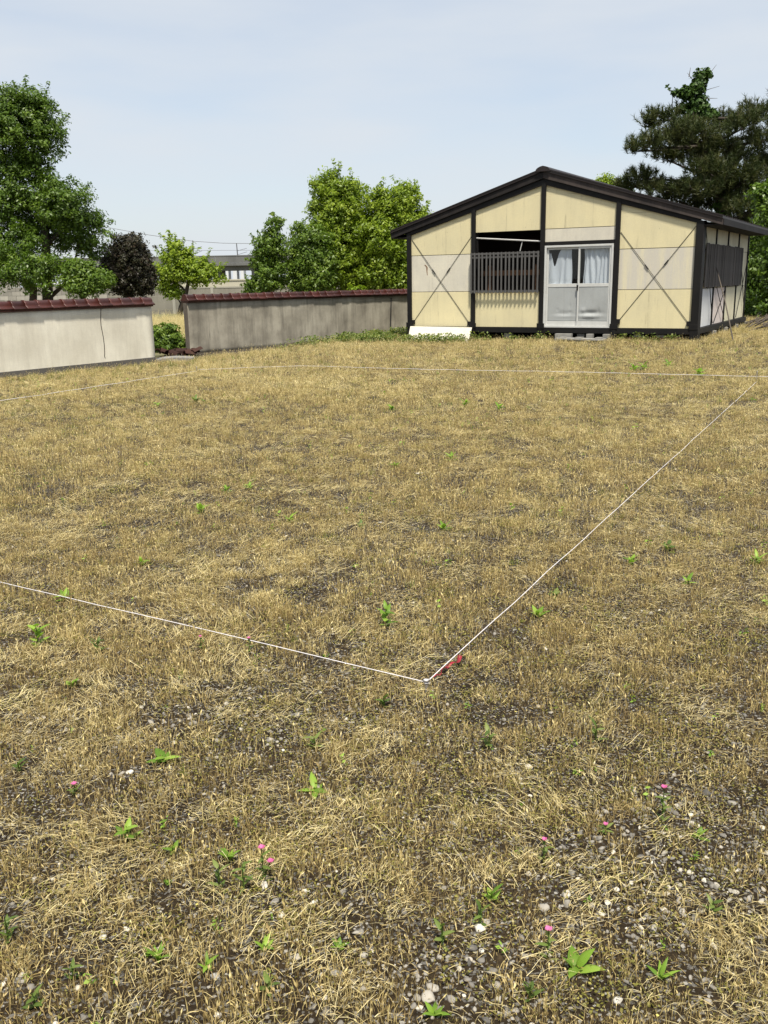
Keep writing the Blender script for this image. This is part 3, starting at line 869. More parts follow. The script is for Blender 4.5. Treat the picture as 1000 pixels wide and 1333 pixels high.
# ------------------------------------------------------------------ walls, fence and viaduct in the distance
# concrete block wall behind the left trees
Yb = 46.0
bx0, bx1 = at(-70, 380, Yb).x, at(140, 380, Yb).x
blk = empty('block_wall', (bx0, Yb, 0))
tag(blk, 'weathered grey concrete block wall behind the big leafy tree', 'wall')
bme = MB().box(.004, .396, -.07, .07, .004, .196).mesh('block')
ncol = int((bx1 - bx0) / .4)
MB().box(0, ncol * .4, -.055, .055, 0, 1.55).build('mortar', M['fence'], blk)
for r in range(10):
    for cidx in range(ncol):
        x = cidx * .4 + (.2 if r % 2 else 0)
        ztop_ = 2.0 if bx0 + x < at(22, 370, Yb).x else 1.6
        if (r + 1) * .2 > ztop_ + .01: continue
        ob = link('block', bme, M['block'], blk)
        ob.location = (x, random.uniform(-.008, .008), r * .2)
# precast concrete fence to its right
Yf = 49.0
fx0_, fx1_ = at(125, 380, Yf).x, at(480, 380, Yf).x
fen = empty('concrete_fence', (fx0_, Yf, 0))
tag(fen, 'grey precast concrete fence behind the gap and the small tree', 'fence')
npan = int((fx1_ - fx0_) / 2.0) + 1
pm = [MB().box(.08, 1.92, -.03, .03, z0 + .004, z0 + .346).mesh('fence_slab') for z0 in (0, .35, .70, 1.05)]
pom = MB().box(-.075, .075, -.06, .06, -.1, 1.44).mesh('fence_post')
for k in range(npan):
    for me in pm:
        ob = link('fence_slab', me, M['fence'], fen); ob.location.x = k * 2.0
    ob = link('fence_post', pom, M['fence_post'], fen); ob.location.x = k * 2.0
MB().box(0, npan * 2.0, -.05, .05, 1.402, 1.46).build('fence_cap', M['fence_post'], fen)
# pale low wall beyond it
Yp = 95.0
o = MB().box(at(95, 370, Yp).x, at(420, 370, Yp).x, Yp, Yp + .4, -.2, at(280, 365.5, Yp).z).box(at(95, 370, Yp).x - .1, at(420, 370, Yp).x + .1, Yp - .08, Yp + .48, at(280, 365.5, Yp).z + .002, at(280, 365.5, Yp).z + .12).build('pale_wall', M['pale_wall'])
tag(o, 'long pale beige wall between the grey fence and the viaduct', 'wall')

# viaduct
Yv = 250.0
vx0, vx1 = at(-120, 340, Yv).x, at(640, 340, Yv).x
vt, vb_ = at(265, 334, Yv).z, at(265, 352.5, Yv).z
via = empty('viaduct', (0, Yv, 0), R(-2))
tag(via, 'long grey concrete railway viaduct across the background', 'viaduct')
seg = 10.0
x = vx0
k = 0
while x < vx1:
    MB().box(x + .04, x + seg - .04, -.25, 0, vb_ + 1.9, vt).build('parapet', M['viaduct'], via)
    MB().box(x + .02, x + seg - .02, -.4, 10, vb_ + 1.2, vb_ + 1.88).box(x + .02, x + seg - .02, 1.0, 9, vb_, vb_ + 1.19).build('girder', M['viaduct'], via)
    pr_ = MB().box(x - .8, x + .8, 1.2, 3.0, -.5, vb_ - .01).box(x - .8, x + .8, 7.0, 8.8, -.5, vb_ - .01)
    pr_.build('pier', M['viaduct'], via)
    MB().box(x + .0, x + seg, -.32, .06, vt + .002, vt + .25).build('parapet_cap', M['viaduct'], via)
    x += seg; k += 1
# catenary masts and wires
mast_labels = {224: 'thin dark railway mast above the small tree, nearest the purple shrub', 252: 'thin dark railway mast standing above the small bright tree', 310: 'thin dark railway mast left of the columnar shrub'}
tops = []
for px, py in ((224, 318), (252, 313), (310, 317)):
    b = at(px, 334, Yv + 3); t_ = at(px - (1 if px < 300 else 2), py, Yv + 3)
    mast = empty('railway_mast', b)
    tag(mast, mast_labels[px], 'mast', 'masts on the viaduct')
    MB().tube([(0, 0, -2), tuple(t_ - b)], [.16, .12], 8).build('pole', M['wire'], mast)
    h = (t_ - b).z
    MB().tube([(0, 0, h * .45), (2.4, 0, h * .62)], .05, 6).tube([(0, 0, h * .15), (2.4, 0, h * .35)], .05, 6).build('bracket_arm', M['wire'], mast)
    tops.append(t_)
def wire(pts, r, label):
    o = MB().tube(pts, r, 5).build('overhead_wire', M['wire'])
    tag(o, label, 'wire', 'wires over the viaduct')
wire([at(-40, 278, 250), at(60, 287, 250), at(140, 296, 250), at(195, 306, 250), at(252, 314, 252), at(290, 316.5, 252), at(325, 317, 252), at(420, 316, 252), at(520, 308, 252)], .06, 'uppermost overhead wire sagging from the big tree to the columnar shrub')
wire([at(100, 327, 251), at(252, 326, 252), at(420, 325.5, 252)], .04, 'faint lower overhead wire just above the viaduct parapet')
# house fronts seen under the viaduct
for (px0, px1, py, lab) in ((294, 297, 349, 'narrow white house front seen under the viaduct'), (303, 308, 349, 'small white house seen under the viaduct between the masts'), (313, 317, 349, 'white house front under the viaduct nearest the columnar shrub'), (197, 200, 349, 'white house glimpsed under the viaduct beside the purple shrub')):
    Yh = 330.0
    a, b = at(px0, py, Yh), at(px1, py, Yh)
    hr = empty('far_house', ((a.x + b.x) / 2, Yh, 0)); hw = (b.x - a.x) / 2
    tag(hr, lab, 'house', 'houses under the viaduct')
    MB().box(-hw, hw, 0, 6, -1, a.z).build('wall', M['house_white'], hr)
    MB().prism([(-hw - .3, a.z), (hw + .3, a.z), (0, a.z + 1.2)], -.3, 6.3).build('roof', M['house_roof'], hr)
    for xx in (-hw * .5, hw * .5):
        MB().box(xx - .25, xx + .25, -.03, .02, a.z - 5.6, a.z - 4.6).build('window', M['dark_glass'], hr)
# white van behind the block wall
c = at(76, 378, 62)
van = empty('parked_van', (c.x, 62, 0))
tag(van, 'white van glimpsed through the lower branches of the big tree', 'van')
MB().prism([(-1.7, .35), (1.7, .35), (1.7, 1.05), (1.2, 1.15), (.75, 1.85), (-1.6, 1.9), (-1.7, 1.2)], -.75, .75).build('body', M['van'], van, bevel=.06)
for u0, u1 in ((-1.45, -.75), (-.65, .05)):
    MB().box(u0, u1, -.765, -.75, 1.2, 1.7).build('window', M['dark_glass'], van)
MB().prism([(.15, 1.2), (.95, 1.2), (.68, 1.7), (.15, 1.7)], -.765, -.75).build('window', M['dark_glass'], van)
for u in (-1.1, 1.1):
    wv = MB()
    for y in (-.72,):
        wv.tube([(u, y - .05, .3), (u, y + .12, .3)], .3, 16)
    wv.build('wheel', M['rubber'], van)

# ------------------------------------------------------------------ trees
def leaves_mesh(blobs, n_clump, per, size, clump_r, seed, up=.35, shell=.55, aspect=.42, droop=0.0, shoots=0):
    """blobs: (centre xyz, radii xyz). leaf quads grouped in clumps through the volume"""
    g = np.random.default_rng(seed)
    vol = np.array([b[1][0] * b[1][1] * b[1][2] for b in blobs]) ** (2 / 3)
    which = g.choice(len(blobs), n_clump, p=vol / vol.sum())
    C = np.array([b[0] for b in blobs])[which]; RR = np.array([b[1] for b in blobs])[which]
    d = g.normal(size=(n_clump, 3)); d /= np.linalg.norm(d, axis=1, keepdims=True)
    rad = shell + (1 - shell) * g.random(n_clump) ** .6
    rad *= 1 + .16 * g.normal(size=n_clump) * (rad > .8)
    cc = C + d * RR * rad[:, None]
    if shoots:
        # young shoots: chains of small clumps pushing out of the crown
        sid = g.choice(n_clump, shoots)
        ex, ed, er = [], [], []
        for q in sid:
            dv = d[q] * .7 + np.array([0, 0, .8]) + g.normal(size=3) * .25
            dv /= np.linalg.norm(dv)
            ln = clump_r * g.uniform(1.2, 2.6)
            st = C[q] + d[q] * RR[q] * .95
            for j in range(4):
                ex.append(st + dv * ln * (j + .5) / 4); ed.append(dv); er.append(1.0)
        cc = np.concatenate([cc, np.array(ex)]); d = np.concatenate([d, np.array(ed)])
        RR = np.concatenate([RR, np.ones((len(ex), 3))]); rad = np.concatenate([rad, np.array(er)])
        n_main, n_clump = n_clump, n_clump + len(ex)
    else:
        n_main = n_clump
    out = d / RR; out /= np.linalg.norm(out, axis=1, keepdims=True)
    N = n_clump * per
    ci = np.repeat(np.arange(n_clump), per)
    cr = clump_r * (0.6 + .8 * g.random(n_clump)); cr[n_main:] = clump_r * .38
    ci = np.concatenate([ci[:n_main * per], np.repeat(np.arange(n_main, n_clump), max(4, per // 4))]); N = len(ci)
    off = g.normal(size=(N, 3)); off /= np.linalg.norm(off, axis=1, keepdims=True)
    off *= (g.random(N) ** .45)[:, None]
    off[:, 2] *= .75
    pos = cc[ci] + off * cr[ci][:, None]
    nrm = out[ci] * .45 + off * .5 + np.array([0, 0, up]) + g.normal(size=(N, 3)) * .45
    nrm /= np.linalg.norm(nrm, axis=1, keepdims=True)
    ax = np.cross(nrm, g.normal(size=(N, 3))); ax /= np.linalg.norm(ax, axis=1, keepdims=True) + 1e-9
    ax[:, 2] -= droop; ax /= np.linalg.norm(ax, axis=1, keepdims=True)
    bx = np.cross(nrm, ax); bx /= np.linalg.norm(bx, axis=1, keepdims=True) + 1e-9
    s = size * (.6 + .8 * g.random(N))
    L = ax * s[:, None]; Wd_ = bx * (s * aspect * .5)[:, None]
    fold = nrm * (s * .10)[:, None]
    v = np.stack([pos - L * .5, pos + Wd_ + fold - L * .05, pos + L * .5, pos - Wd_ + fold - L * .05], 1).reshape(-1, 3)
    f = np.arange(4 * N).reshape(N, 4)
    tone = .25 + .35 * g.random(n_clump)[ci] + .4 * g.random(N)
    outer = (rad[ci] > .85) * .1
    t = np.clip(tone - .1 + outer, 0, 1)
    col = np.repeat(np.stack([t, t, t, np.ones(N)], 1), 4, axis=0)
    return v, f, col

def px_blobs(Y, lst, depth=1.0):
    """(px, py, rx px, ry px[, dY]) -> world ellipsoids at depth Y"""
    out = []
    for b in lst:
        y = Y + (b[4] if len(b) > 4 else 0)
        c = at(b[0], b[1], y)
        k = y / F_PX * 1.03
        rx, rz = b[2] * k, b[3] * k * .98
        out.append(((c.x, c.y, c.z), (rx, min(rx, max(rz, rx * .6)) * depth, rz)))
    return out

def tree(name, label, cat, Y, base, blobs, limbs, mat, n, per, size, cr, seed, bark='bark', group=None, **kw):
    """base: (px, py); limbs: list of [(px,py,r) ...] polylines in picture space at depth Y"""
    bp = at(base[0], base[1], Y); bp.z = gzf(bp.x, bp.y)
    root = empty(name, bp)
    tag(root, label, cat, group)
    tr_ = MB()
    for lm in limbs:
        P = []
        for q in lm:
            p = at(q[0], q[1], Y + (q[3] if len(q) > 3 else 0)); P.append(p - bp)
        if lm is limbs[0]: P[0] = Vector((P[0].x, P[0].y, -.1))
        tr_.tube(P, [q[2] for q in lm], 8)
    tr_.build('trunk', M[bark], root, smooth=True)
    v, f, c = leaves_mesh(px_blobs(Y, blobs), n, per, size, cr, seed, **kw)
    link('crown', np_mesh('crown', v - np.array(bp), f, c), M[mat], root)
    return root

tree('leafy_tree', 'tall dark green tiered tree behind the cream wall', 'tree', 24.0, (62, 420),
     [(28, 165, 48, 42), (10, 150, 34, 34), (38, 135, 26, 22), (62, 168, 20, 22), (50, 205, 28, 14), (15, 215, 40, 22), (45, 250, 52, 30), (82, 268, 34, 30, -.4), (10, 270, 46, 32), (104, 296, 32, 26), (60, 300, 48, 24, .5), (120, 285, 14, 12), (112, 320, 22, 14, .3), (15, 318, 42, 24, -.3), (32, 352, 52, 26, -.8), (-10, 335, 40, 30), (62, 350, 22, 14, -.6), (-45, 290, 40, 40), (-40, 190, 34, 50)],
     [[(62, 430, .15), (62, 380, .14), (60, 320, .11), (55, 250, .08), (42, 190, .05), (35, 140, .02)],
      [(42, 415, .11, -.6), (44, 375, .09, -.6), (30, 345, .05, -.8), (10, 330, .03)],
      [(64, 388, .06), (82, 372, .045, .1), (95, 350, .03, .2), (105, 310, .02)],
      [(60, 320, .06), (85, 295, .04), (108, 285, .02)], [(58, 290, .06), (30, 270, .04), (5, 260, .02)]],
     'leaf_dark', 2300, 46, .078, .19, 11, up=.5, shell=.30, shoots=90)
tree('round_shrub', 'bright green low shrub leaning out beside the big tree', 'shrub', 23.0, (112, 420),
     [(108, 368, 26, 17), (128, 366, 20, 13), (98, 352, 13, 14), (112, 352, 12, 10)],
     [[(110, 420, .06), (108, 390, .05), (105, 370, .03), (100, 350, .015)], [(108, 388, .04), (125, 372, .02)]],
     'leaf_mid', 330, 40, .075, .16, 12, up=.6, shell=.4)
tree('purple_shrub', 'rounded dark purple-brown shrub behind the end of the cream wall', 'shrub', 25.0, (168, 420),
     [(167, 338, 27, 28), (165, 358, 31, 25), (176, 366, 24, 18), (155, 350, 20, 22), (168, 320, 18, 13)],
     [[(168, 420, .07), (168, 385, .06), (167, 350, .04), (166, 325, .02)]],
     'leaf_purple', 1100, 40, .055, .11, 13, up=.35, shell=.72, aspect=.6)
tree('small_tree', 'small light green tree with a slanting dark trunk behind the wall gap', 'tree', 43.0, (233, 416),
     [(240, 352, 34, 14), (232, 333, 17, 14), (262, 360, 25, 11), (220, 360, 16, 12), (228, 322, 11, 8), (258, 345, 16, 9), (228, 380, 12, 9), (245, 328, 9, 6), (270, 352, 12, 7), (282, 362, 8, 6), (214, 374, 9, 6)],
     [[(232, 418, .14), (236, 400, .12), (242, 383, .10), (246, 365, .07), (243, 345, .05), (234, 325, .02)],
      [(243, 380, .06), (232, 370, .04), (222, 360, .02)], [(246, 366, .06), (258, 358, .04), (274, 356, .02)], [(237, 398, .04), (229, 384, .02)]],
     'leaf_bright', 400, 30, .15, .27, 14, up=.5, shell=.15, shoots=60)
tree('columnar_shrub', 'slim upright reddish green shrub behind the grey wall', 'shrub', 31.0, (352, 430),
     [(354, 304, 11, 20), (348, 330, 16, 24), (354, 358, 18, 22), (340, 374, 16, 12), (362, 328, 9, 24), (338, 340, 9, 18), (357, 288, 6, 9), (328, 380, 12, 9), (342, 315, 6, 10)],
     [[(352, 432, .06), (352, 380, .05), (353, 330, .035), (354, 285, .012)], [(352, 400, .04), (345, 350, .03), (342, 320, .012)], [(353, 395, .04), (362, 350, .03), (366, 305, .012)]],
     'leaf_mid', 330, 34, .11, .18, 15, bark='bark_pale', up=.3, shell=.1, shoots=60)
tree('bushy_tree', 'bushy mid-green tree between the columnar shrub and the tall tree', 'tree', 31.5, (402, 430),
     [(400, 335, 26, 34), (395, 318, 14, 20), (412, 316, 18, 20), (402, 365, 28, 24), (389, 352, 12, 24), (388, 298, 5, 9), (420, 350, 18, 30)],
     [[(402, 432, .09), (402, 385, .07), (400, 345, .05), (404, 305, .02)], [(401, 385, .05), (388, 340, .03), (384, 305, .012)]],
     'leaf_mid', 650, 40, .10, .21, 16, up=.3, shell=.3, shoots=70)
tree('tall_tree', 'tallest fresh green tree in the clump behind the grey wall', 'tree', 32.5, (446, 435),
     [(440, 252, 30, 22), (425, 240, 16, 12), (458, 245, 16, 12), (442, 282, 34, 26), (428, 300, 24, 26), (462, 300, 26, 28), (450, 330, 34, 28), (440, 360, 36, 24), (470, 345, 20, 28), (416, 268, 12, 10), (432, 232, 10, 6), (478, 315, 12, 14)],
     [[(446, 437, .13), (447, 385, .11), (448, 330, .08), (444, 280, .05), (440, 240, .02)], [(447, 350, .06), (465, 310, .03), (470, 280, .015)], [(447, 330, .06), (428, 290, .03), (420, 260, .015)]],
     'leaf_bright', 1100, 40, .11, .22, 17, up=.5, shell=.35, droop=.25, shoots=90)
tree('dense_tree', 'dense dark-hearted green tree beside the left eave of the shed', 'tree', 32.0, (512, 435),
     [(508, 268, 28, 18), (492, 262, 18, 14), (528, 262, 16, 16), (510, 290, 38, 22), (536, 285, 18, 20), (500, 315, 30, 22, -.4), (522, 325, 30, 22), (506, 350, 34, 26), (530, 360, 28, 26), (526, 248, 8, 10), (488, 365, 22, 22), (545, 300, 16, 24)],
     [[(512, 437, .13), (512, 385, .11), (510, 330, .08), (508, 285, .05), (510, 258, .02)], [(511, 340, .06), (530, 300, .03), (532, 265, .015)], [(511, 335, .06), (492, 300, .03)]],
     'leaf_bright', 1000, 40, .11, .23, 18, up=.5, shell=.4, droop=.25, shoots=90)
tree('yellow_shrub', 'pale yellow-green shrub tip showing over the grey wall coping', 'shrub', 29.5, (468, 432),
     [(466, 378, 7, 4), (458, 374, 5, 4), (473, 378, 4, 3), (465, 392, 8, 8)], [[(466, 432, .03), (466, 400, .025), (465, 380, .012)]],
     'leaf_bright', 60, 14, .11, .12, 19, up=.7, shell=.2, aspect=.6)
tree('gap_shrub', 'dense green shrub filling the gap between the two walls', 'shrub', 22.6, (214, 462),
     [(212, 440, 17, 18), (226, 446, 12, 14), (204, 448, 14, 12), (236, 450, 8, 8), (222, 428, 8, 6)],
     [[(214, 464, .04), (213, 450, .03), (211, 430, .015)], [(214, 460, .03), (226, 445, .012)]],
     'leaf_mid', 300, 34, .075, .12, 20, up=.5, shell=.35, aspect=.5)
tree('roof_top_tree', 'light green treetop peeping over the right slope of the shed roof', 'tree', 36.0, (792, 425),
     [(790, 250, 26, 12), (805, 246, 18, 10), (775, 248, 10, 8), (800, 280, 40, 26), (790, 236, 10, 5)],
     [[(792, 425, .14), (792, 330, .1), (792, 250, .03)]], 'leaf_bright', 260, 30, .13, .3, 21, up=.5, shell=.3)
# shade trees and bushes right of the shed
tree('broadleaf_bush', 'broad-leaved bush at the right edge below the pine', 'bush', 30.0, (1010, 425),
     [(1000, 255, 20, 16), (1018, 275, 26, 24), (1003, 395, 14, 18), (1010, 350, 14, 26), (1025, 330, 30, 50)],
     [[(1010, 428, .1), (1012, 350, .08), (1006, 260, .03)]], 'leaf_dark', 420, 34, .13, .26, 22, up=.5, shell=.3, aspect=.55)
tree('dark_undergrowth_bush', 'dark bush in the shade behind the right side of the shed', 'bush', 33.0, (990, 425),
     [(985, 345, 22, 40), (998, 320, 26, 36), (990, 385, 24, 30), (975, 400, 14, 18), (1020, 390, 30, 34)],
     [[(990, 428, .1), (990, 350, .06), (992, 310, .03)]], 'leaf_dark', 700, 34, .12, .28, 23, up=.3, shell=.2)
tree('dark_undergrowth_bush', 'low dark bush hugging the rear corner of the shed', 'bush', 31.0, (978, 425),
     [(980, 408, 14, 12), (990, 412, 16, 12), (1005, 415, 16, 12)],
     [[(980, 428, .05), (981, 405, .02)]], 'leaf_dark', 200, 30, .09, .2, 24, up=.4, shell=.2)

# pine: whorled pads of upright needle tufts, ivy on its stem
def pine(Y):
    bp = at(950, 428, Y); bp.z = gzf(bp.x, bp.y)
    root = empty('pine_tree', bp)
    tag(root, 'big dark pine with an ivy-clad top rising behind the shed', 'tree')
    T = [(950, 432, .30), (948, 360, .27), (944, 290, .23), (936, 235, .19), (922, 190, .14), (910, 155, .10), (908, 130, .07), (916, 108, .045), (926, 92, .015)]
    mb = MB(); mb.tube([at(a, b, Y) - bp for a, b, r in T], [r for *_, r in T], 9)
    pads = [(864, 152, 26, 9, 0), (845, 162, 12, 6, .6), (852, 186, 30, 12, -.8), (826, 193, 11, 7, 0), (884, 178, 24, 12, 1.0), (905, 172, 30, 13, -1.4), (945, 160, 24, 12, .8), (985, 146, 24, 12, 0), (968, 160, 22, 12, -1.2), (934, 192, 34, 15, -.5), (902, 200, 30, 12, .8), (868, 203, 22, 8, .2),
            (922, 218, 26, 11, -1.5), (966, 200, 26, 12, 1.4), (990, 180, 20, 10, -.8), (966, 228, 34, 18, -.6), (992, 214, 22, 12, .8), (836, 228, 17, 7, 0), (846, 240, 16, 7, .5), (868, 246, 32, 9, -.5), (820, 240, 20, 7, .5), (910, 246, 34, 12, -1.2), (945, 258, 30, 14, .8), (978, 268, 32, 15, -1), (1000, 240, 24, 14, 0), (1030, 200, 30, 16, .5), (1035, 255, 30, 20, 0), (1025, 160, 26, 14, 0), (955, 290, 34, 16, .5), (1000, 295, 34, 18, .3), (905, 268, 24, 10, 1), (885, 165, 14, 8, -1.2), (938, 215, 26, 14, .6), (950, 240, 30, 16, -.2), (880, 255, 26, 9, .4)]
    g = np.random.default_rng(31)
    V, Fc, Cc = [], [], []
    k_ = Y / F_PX * 1.03
    base = 0
    for (px, py, rx, ry, dy) in pads:
        c = at(px, py, Y + dy)
        # branch from the stem
        best = min(T[2:], key=lambda q: abs(q[1] - (py + 14)))
        s0 = at(best[0], best[1], Y)
        mid = s0.lerp(c, .55) + Vector((0, 0, -.10))
        e = c + Vector((0, 0, -ry * k_ * .5))
        mb.tube([s0 - bp, mid - bp, e - bp], [.06, .045, .02], 6)
        for j in range(5):
            a = random.uniform(0, 6.28)
            q = c + Vector((math.cos(a) * rx * k_ * .75, math.sin(a) * rx * k_ * .6, random.uniform(-.3, .3) * ry * k_))
            mb.tube([mid.lerp(e, random.uniform(.3, 1)) - bp, q - bp], [.022, .008], 4)
        nt_ = int(16 + rx * ry * .30)
        d = g.normal(size=(nt_, 3)); d /= np.linalg.norm(d, axis=1, keepdims=True)
        rad = g.random(nt_) ** .45 * (1 + .18 * g.normal(size=nt_))
        P = np.array(c) + d * np.array([rx * k_, rx * k_ * .8, ry * k_]) * rad[:, None]
        # a tuft: needles round a short upward shoot
        per = 30
        N = nt_ * per
        ti = np.repeat(np.arange(nt_), per)
        lean = np.array([0, 0, 1.0]) + d * .55 + g.normal(size=(nt_, 3)) * .25
        lean /= np.linalg.norm(lean, axis=1, keepdims=True)
        h = g.random(N)
        root_p = P[ti] + lean[ti] * (h * .26 - .08)[:, None]
        dirn = g.normal(size=(N, 3)); dirn /= np.linalg.norm(dirn, axis=1, keepdims=True)
        dirn = dirn * .8 + lean[ti] * .75; dirn /= np.linalg.norm(dirn, axis=1, keepdims=True)
        ln = .13 + .11 * g.random(N)
        sd = np.cross(dirn, g.normal(size=(N, 3))); sd /= np.linalg.norm(sd, axis=1, keepdims=True)
        w_ = .011
        v = np.stack([root_p - sd * w_, root_p + sd * w_, root_p + dirn * ln[:, None]], 1).reshape(-1, 3)
        V.append(v); Fc.append(np.arange(3 * N).reshape(N, 3) + base); base += 3 * N
        t = np.clip(.15 + .5 * g.random(nt_)[ti] + .35 * g.random(N), 0, 1)
        Cc.append(np.repeat(np.stack([t, t, t, np.ones(N)], 1), 3, axis=0))
        # a pale candle on some tufts
        nc = nt_ // 5
        for j in range(nc):
            p = P[j]
            if d[j][2] < 0: continue
            mb.tube([Vector(p) - bp, Vector(p) + Vector((random.uniform(-.03, .03), 0, .30)) - bp], [.012, .004], 3)
    mb.build('trunk', M['bark'], root, smooth=True)
    link('crown', np_mesh('crown', np.concatenate(V) - np.array(bp), np.concatenate(Fc), np.concatenate(Cc)), M['needle'], root)
    ivb = px_blobs(Y, [(897, 121, 8, 7), (886, 122, 8, 4), (913, 100, 8, 7), (920, 96, 6, 5), (909, 112, 8, 9), (909, 135, 10, 10), (903, 150, 9, 10), (912, 150, 9, 9), (898, 160, 8, 7), (928, 148, 6, 5), (888, 140, 5, 4), (918, 225, 10, 12), (932, 240, 10, 14), (940, 265, 10, 16)])
    v, f, c = leaves_mesh(ivb, 420, 24, .12, .16, 33, up=.3, shell=.2, aspect=.8, shoots=30)
    link('ivy', np_mesh('ivy', v - np.array(bp), f, c), M['ivy'], root)
    # bare tips and dead twigs near the top
    tw = MB()
    for a, b in (((910, 120), (937, 112)), ((915, 128), (934, 128)), ((875, 140), (876, 118)), ((905, 108), (895, 95)), ((921, 100), (933, 84)), ((897, 100), (899, 88))):
        tw.tube([at(*a, Y) - bp, at(*b, Y) - bp], [.02, .006], 4)
    tw.build('dead_twigs', M['bark_pale'], root)
pine(35.0)
# dark branches heaped behind the shed corner
tw = MB()
for k in range(46):
    a = gpt(random.uniform(968, 1010), random.uniform(424, 432)); a.z += random.uniform(0, .15)
    L = random.uniform(.4, 1.3); an = random.uniform(-.5, .9)
    tw.tube([a, a + Vector((math.cos(an) * L * .5, random.uniform(-.3, .3), random.uniform(.03, .3))), a + Vector((math.cos(an) * L, random.uniform(-.4, .4), random.uniform(-.02, .35)))], [.016, .011, .004], 5)
o = tw.build('brushwood', M['bark_pale']); tag(o, 'heap of cut dry branches at the right rear of the shed', 'brushwood', kind='stuff')

# ------------------------------------------------------------------ set-out strings on the lot
def string_line(pts, label, r=.0019):
    P = []
    for i in range(len(pts) - 1):
        a, b = pts[i], pts[i + 1]
        n = max(2, int((b - a).length / .25))
        for k in range(n):
            p = a.lerp(b, k / n)
            P.append(p + Vector((random.uniform(-.002, .002), 0, random.uniform(-.004, .004))))
    P.append(pts[-1])
    o = MB().tube(P, r, 6).build('string', M['string'], smooth=True)
    tag(o, label, 'string', 'white set-out strings on the lot')
def gp(px, py, h):
    """point h above the ground under pixel ray"""
    r = ray(px, py); z = h
    for _ in range(6):
        t = (z - EYE) / r.z
        p = Vector((0, 0, EYE)) + r * t
        z = gzf(p.x, p.y) + h
    return p
C0 = gp(555, 888, .045)
string_line([gp(-330, 679, .06), C0], 'white string from the corner peg to the left edge of the lot')
string_line([C0, gp(985, 497, .06)], 'white string from the corner peg receding to the far right peg', .0021)
string_line([gp(1080, 492, .06), gp(985, 490, .06), gp(900, 488, .05), gp(740, 484, .06), gp(560, 481, .05), gp(390, 476, .05), gp(258, 481, .05)], 'far white string running across the lot before the shed', .0034)
string_line([gp(-120, 541, .06), gp(0, 522, .06), gp(120, 504, .05), gp(255, 483, .05)], 'white string running along the foot of the cream wall', .0032)
def peg(p, h, label):
    root = empty('peg', (p.x, p.y, gzf(p.x, p.y)))
    tag(root, label, 'peg', 'set-out pegs')
    MB().tube([(0, 0, -.03), (0, 0, h)], .006, 8).build('shaft', M['peg_steel'], root)
    MB().tube([(.011 * math.cos(a), .011 * math.sin(a), h + .004) for a in np.linspace(0, 6.28, 13)], .0026, 6).build('ring', M['peg_steel'], root, smooth=True)
    MB().tube([(.0075 * math.cos(a), .0075 * math.sin(a), h - .012 + .001 * a) for a in np.linspace(0, 19, 40)], .0018, 6).build('knot', M['string'], root, smooth=True)
peg(C0, .05, 'steel ring peg at the near corner of the strings')
peg(gp(985, 494, .04), .16, 'peg at the far right corner of the strings')
peg(gp(256, 482, .04), .1, 'peg at the far corner of the strings before the wall gap')
# red tape under the string by the near peg
a, b = gp(560, 882, .02), gp(600, 853, .025)
V, Fq = [], []
n = 26
sd = (b - a).cross(Vector((0, 0, 1))).normalized()
for k in range(n + 1):
    t = k / n
    c = a.lerp(b, t) + sd * (.010 + .008 * math.sin(t * 11)) + Vector((0, 0, .006 * math.sin(t * 23) + .004))
    wdt = .004 + .009 * t + .003 * math.sin(t * 17)
    tilt = .5 * math.sin(t * 14)
    V += [tuple(c - sd * wdt * .4 + Vector((0, 0, wdt * tilt * .4))), tuple(c + sd * wdt - Vector((0, 0, wdt * tilt * .5)))]
for k in range(n): Fq.append((2 * k, 2 * k + 1, 2 * k + 3, 2 * k + 2))
o = link('tape', np_mesh('tape', np.array(V), np.array(Fq), smooth=True), M['red_tape'])
o.modifiers.new('thick', 'SOLIDIFY').thickness = .001
tag(o, 'crumpled red tape lying along the string by the near peg', 'tape')

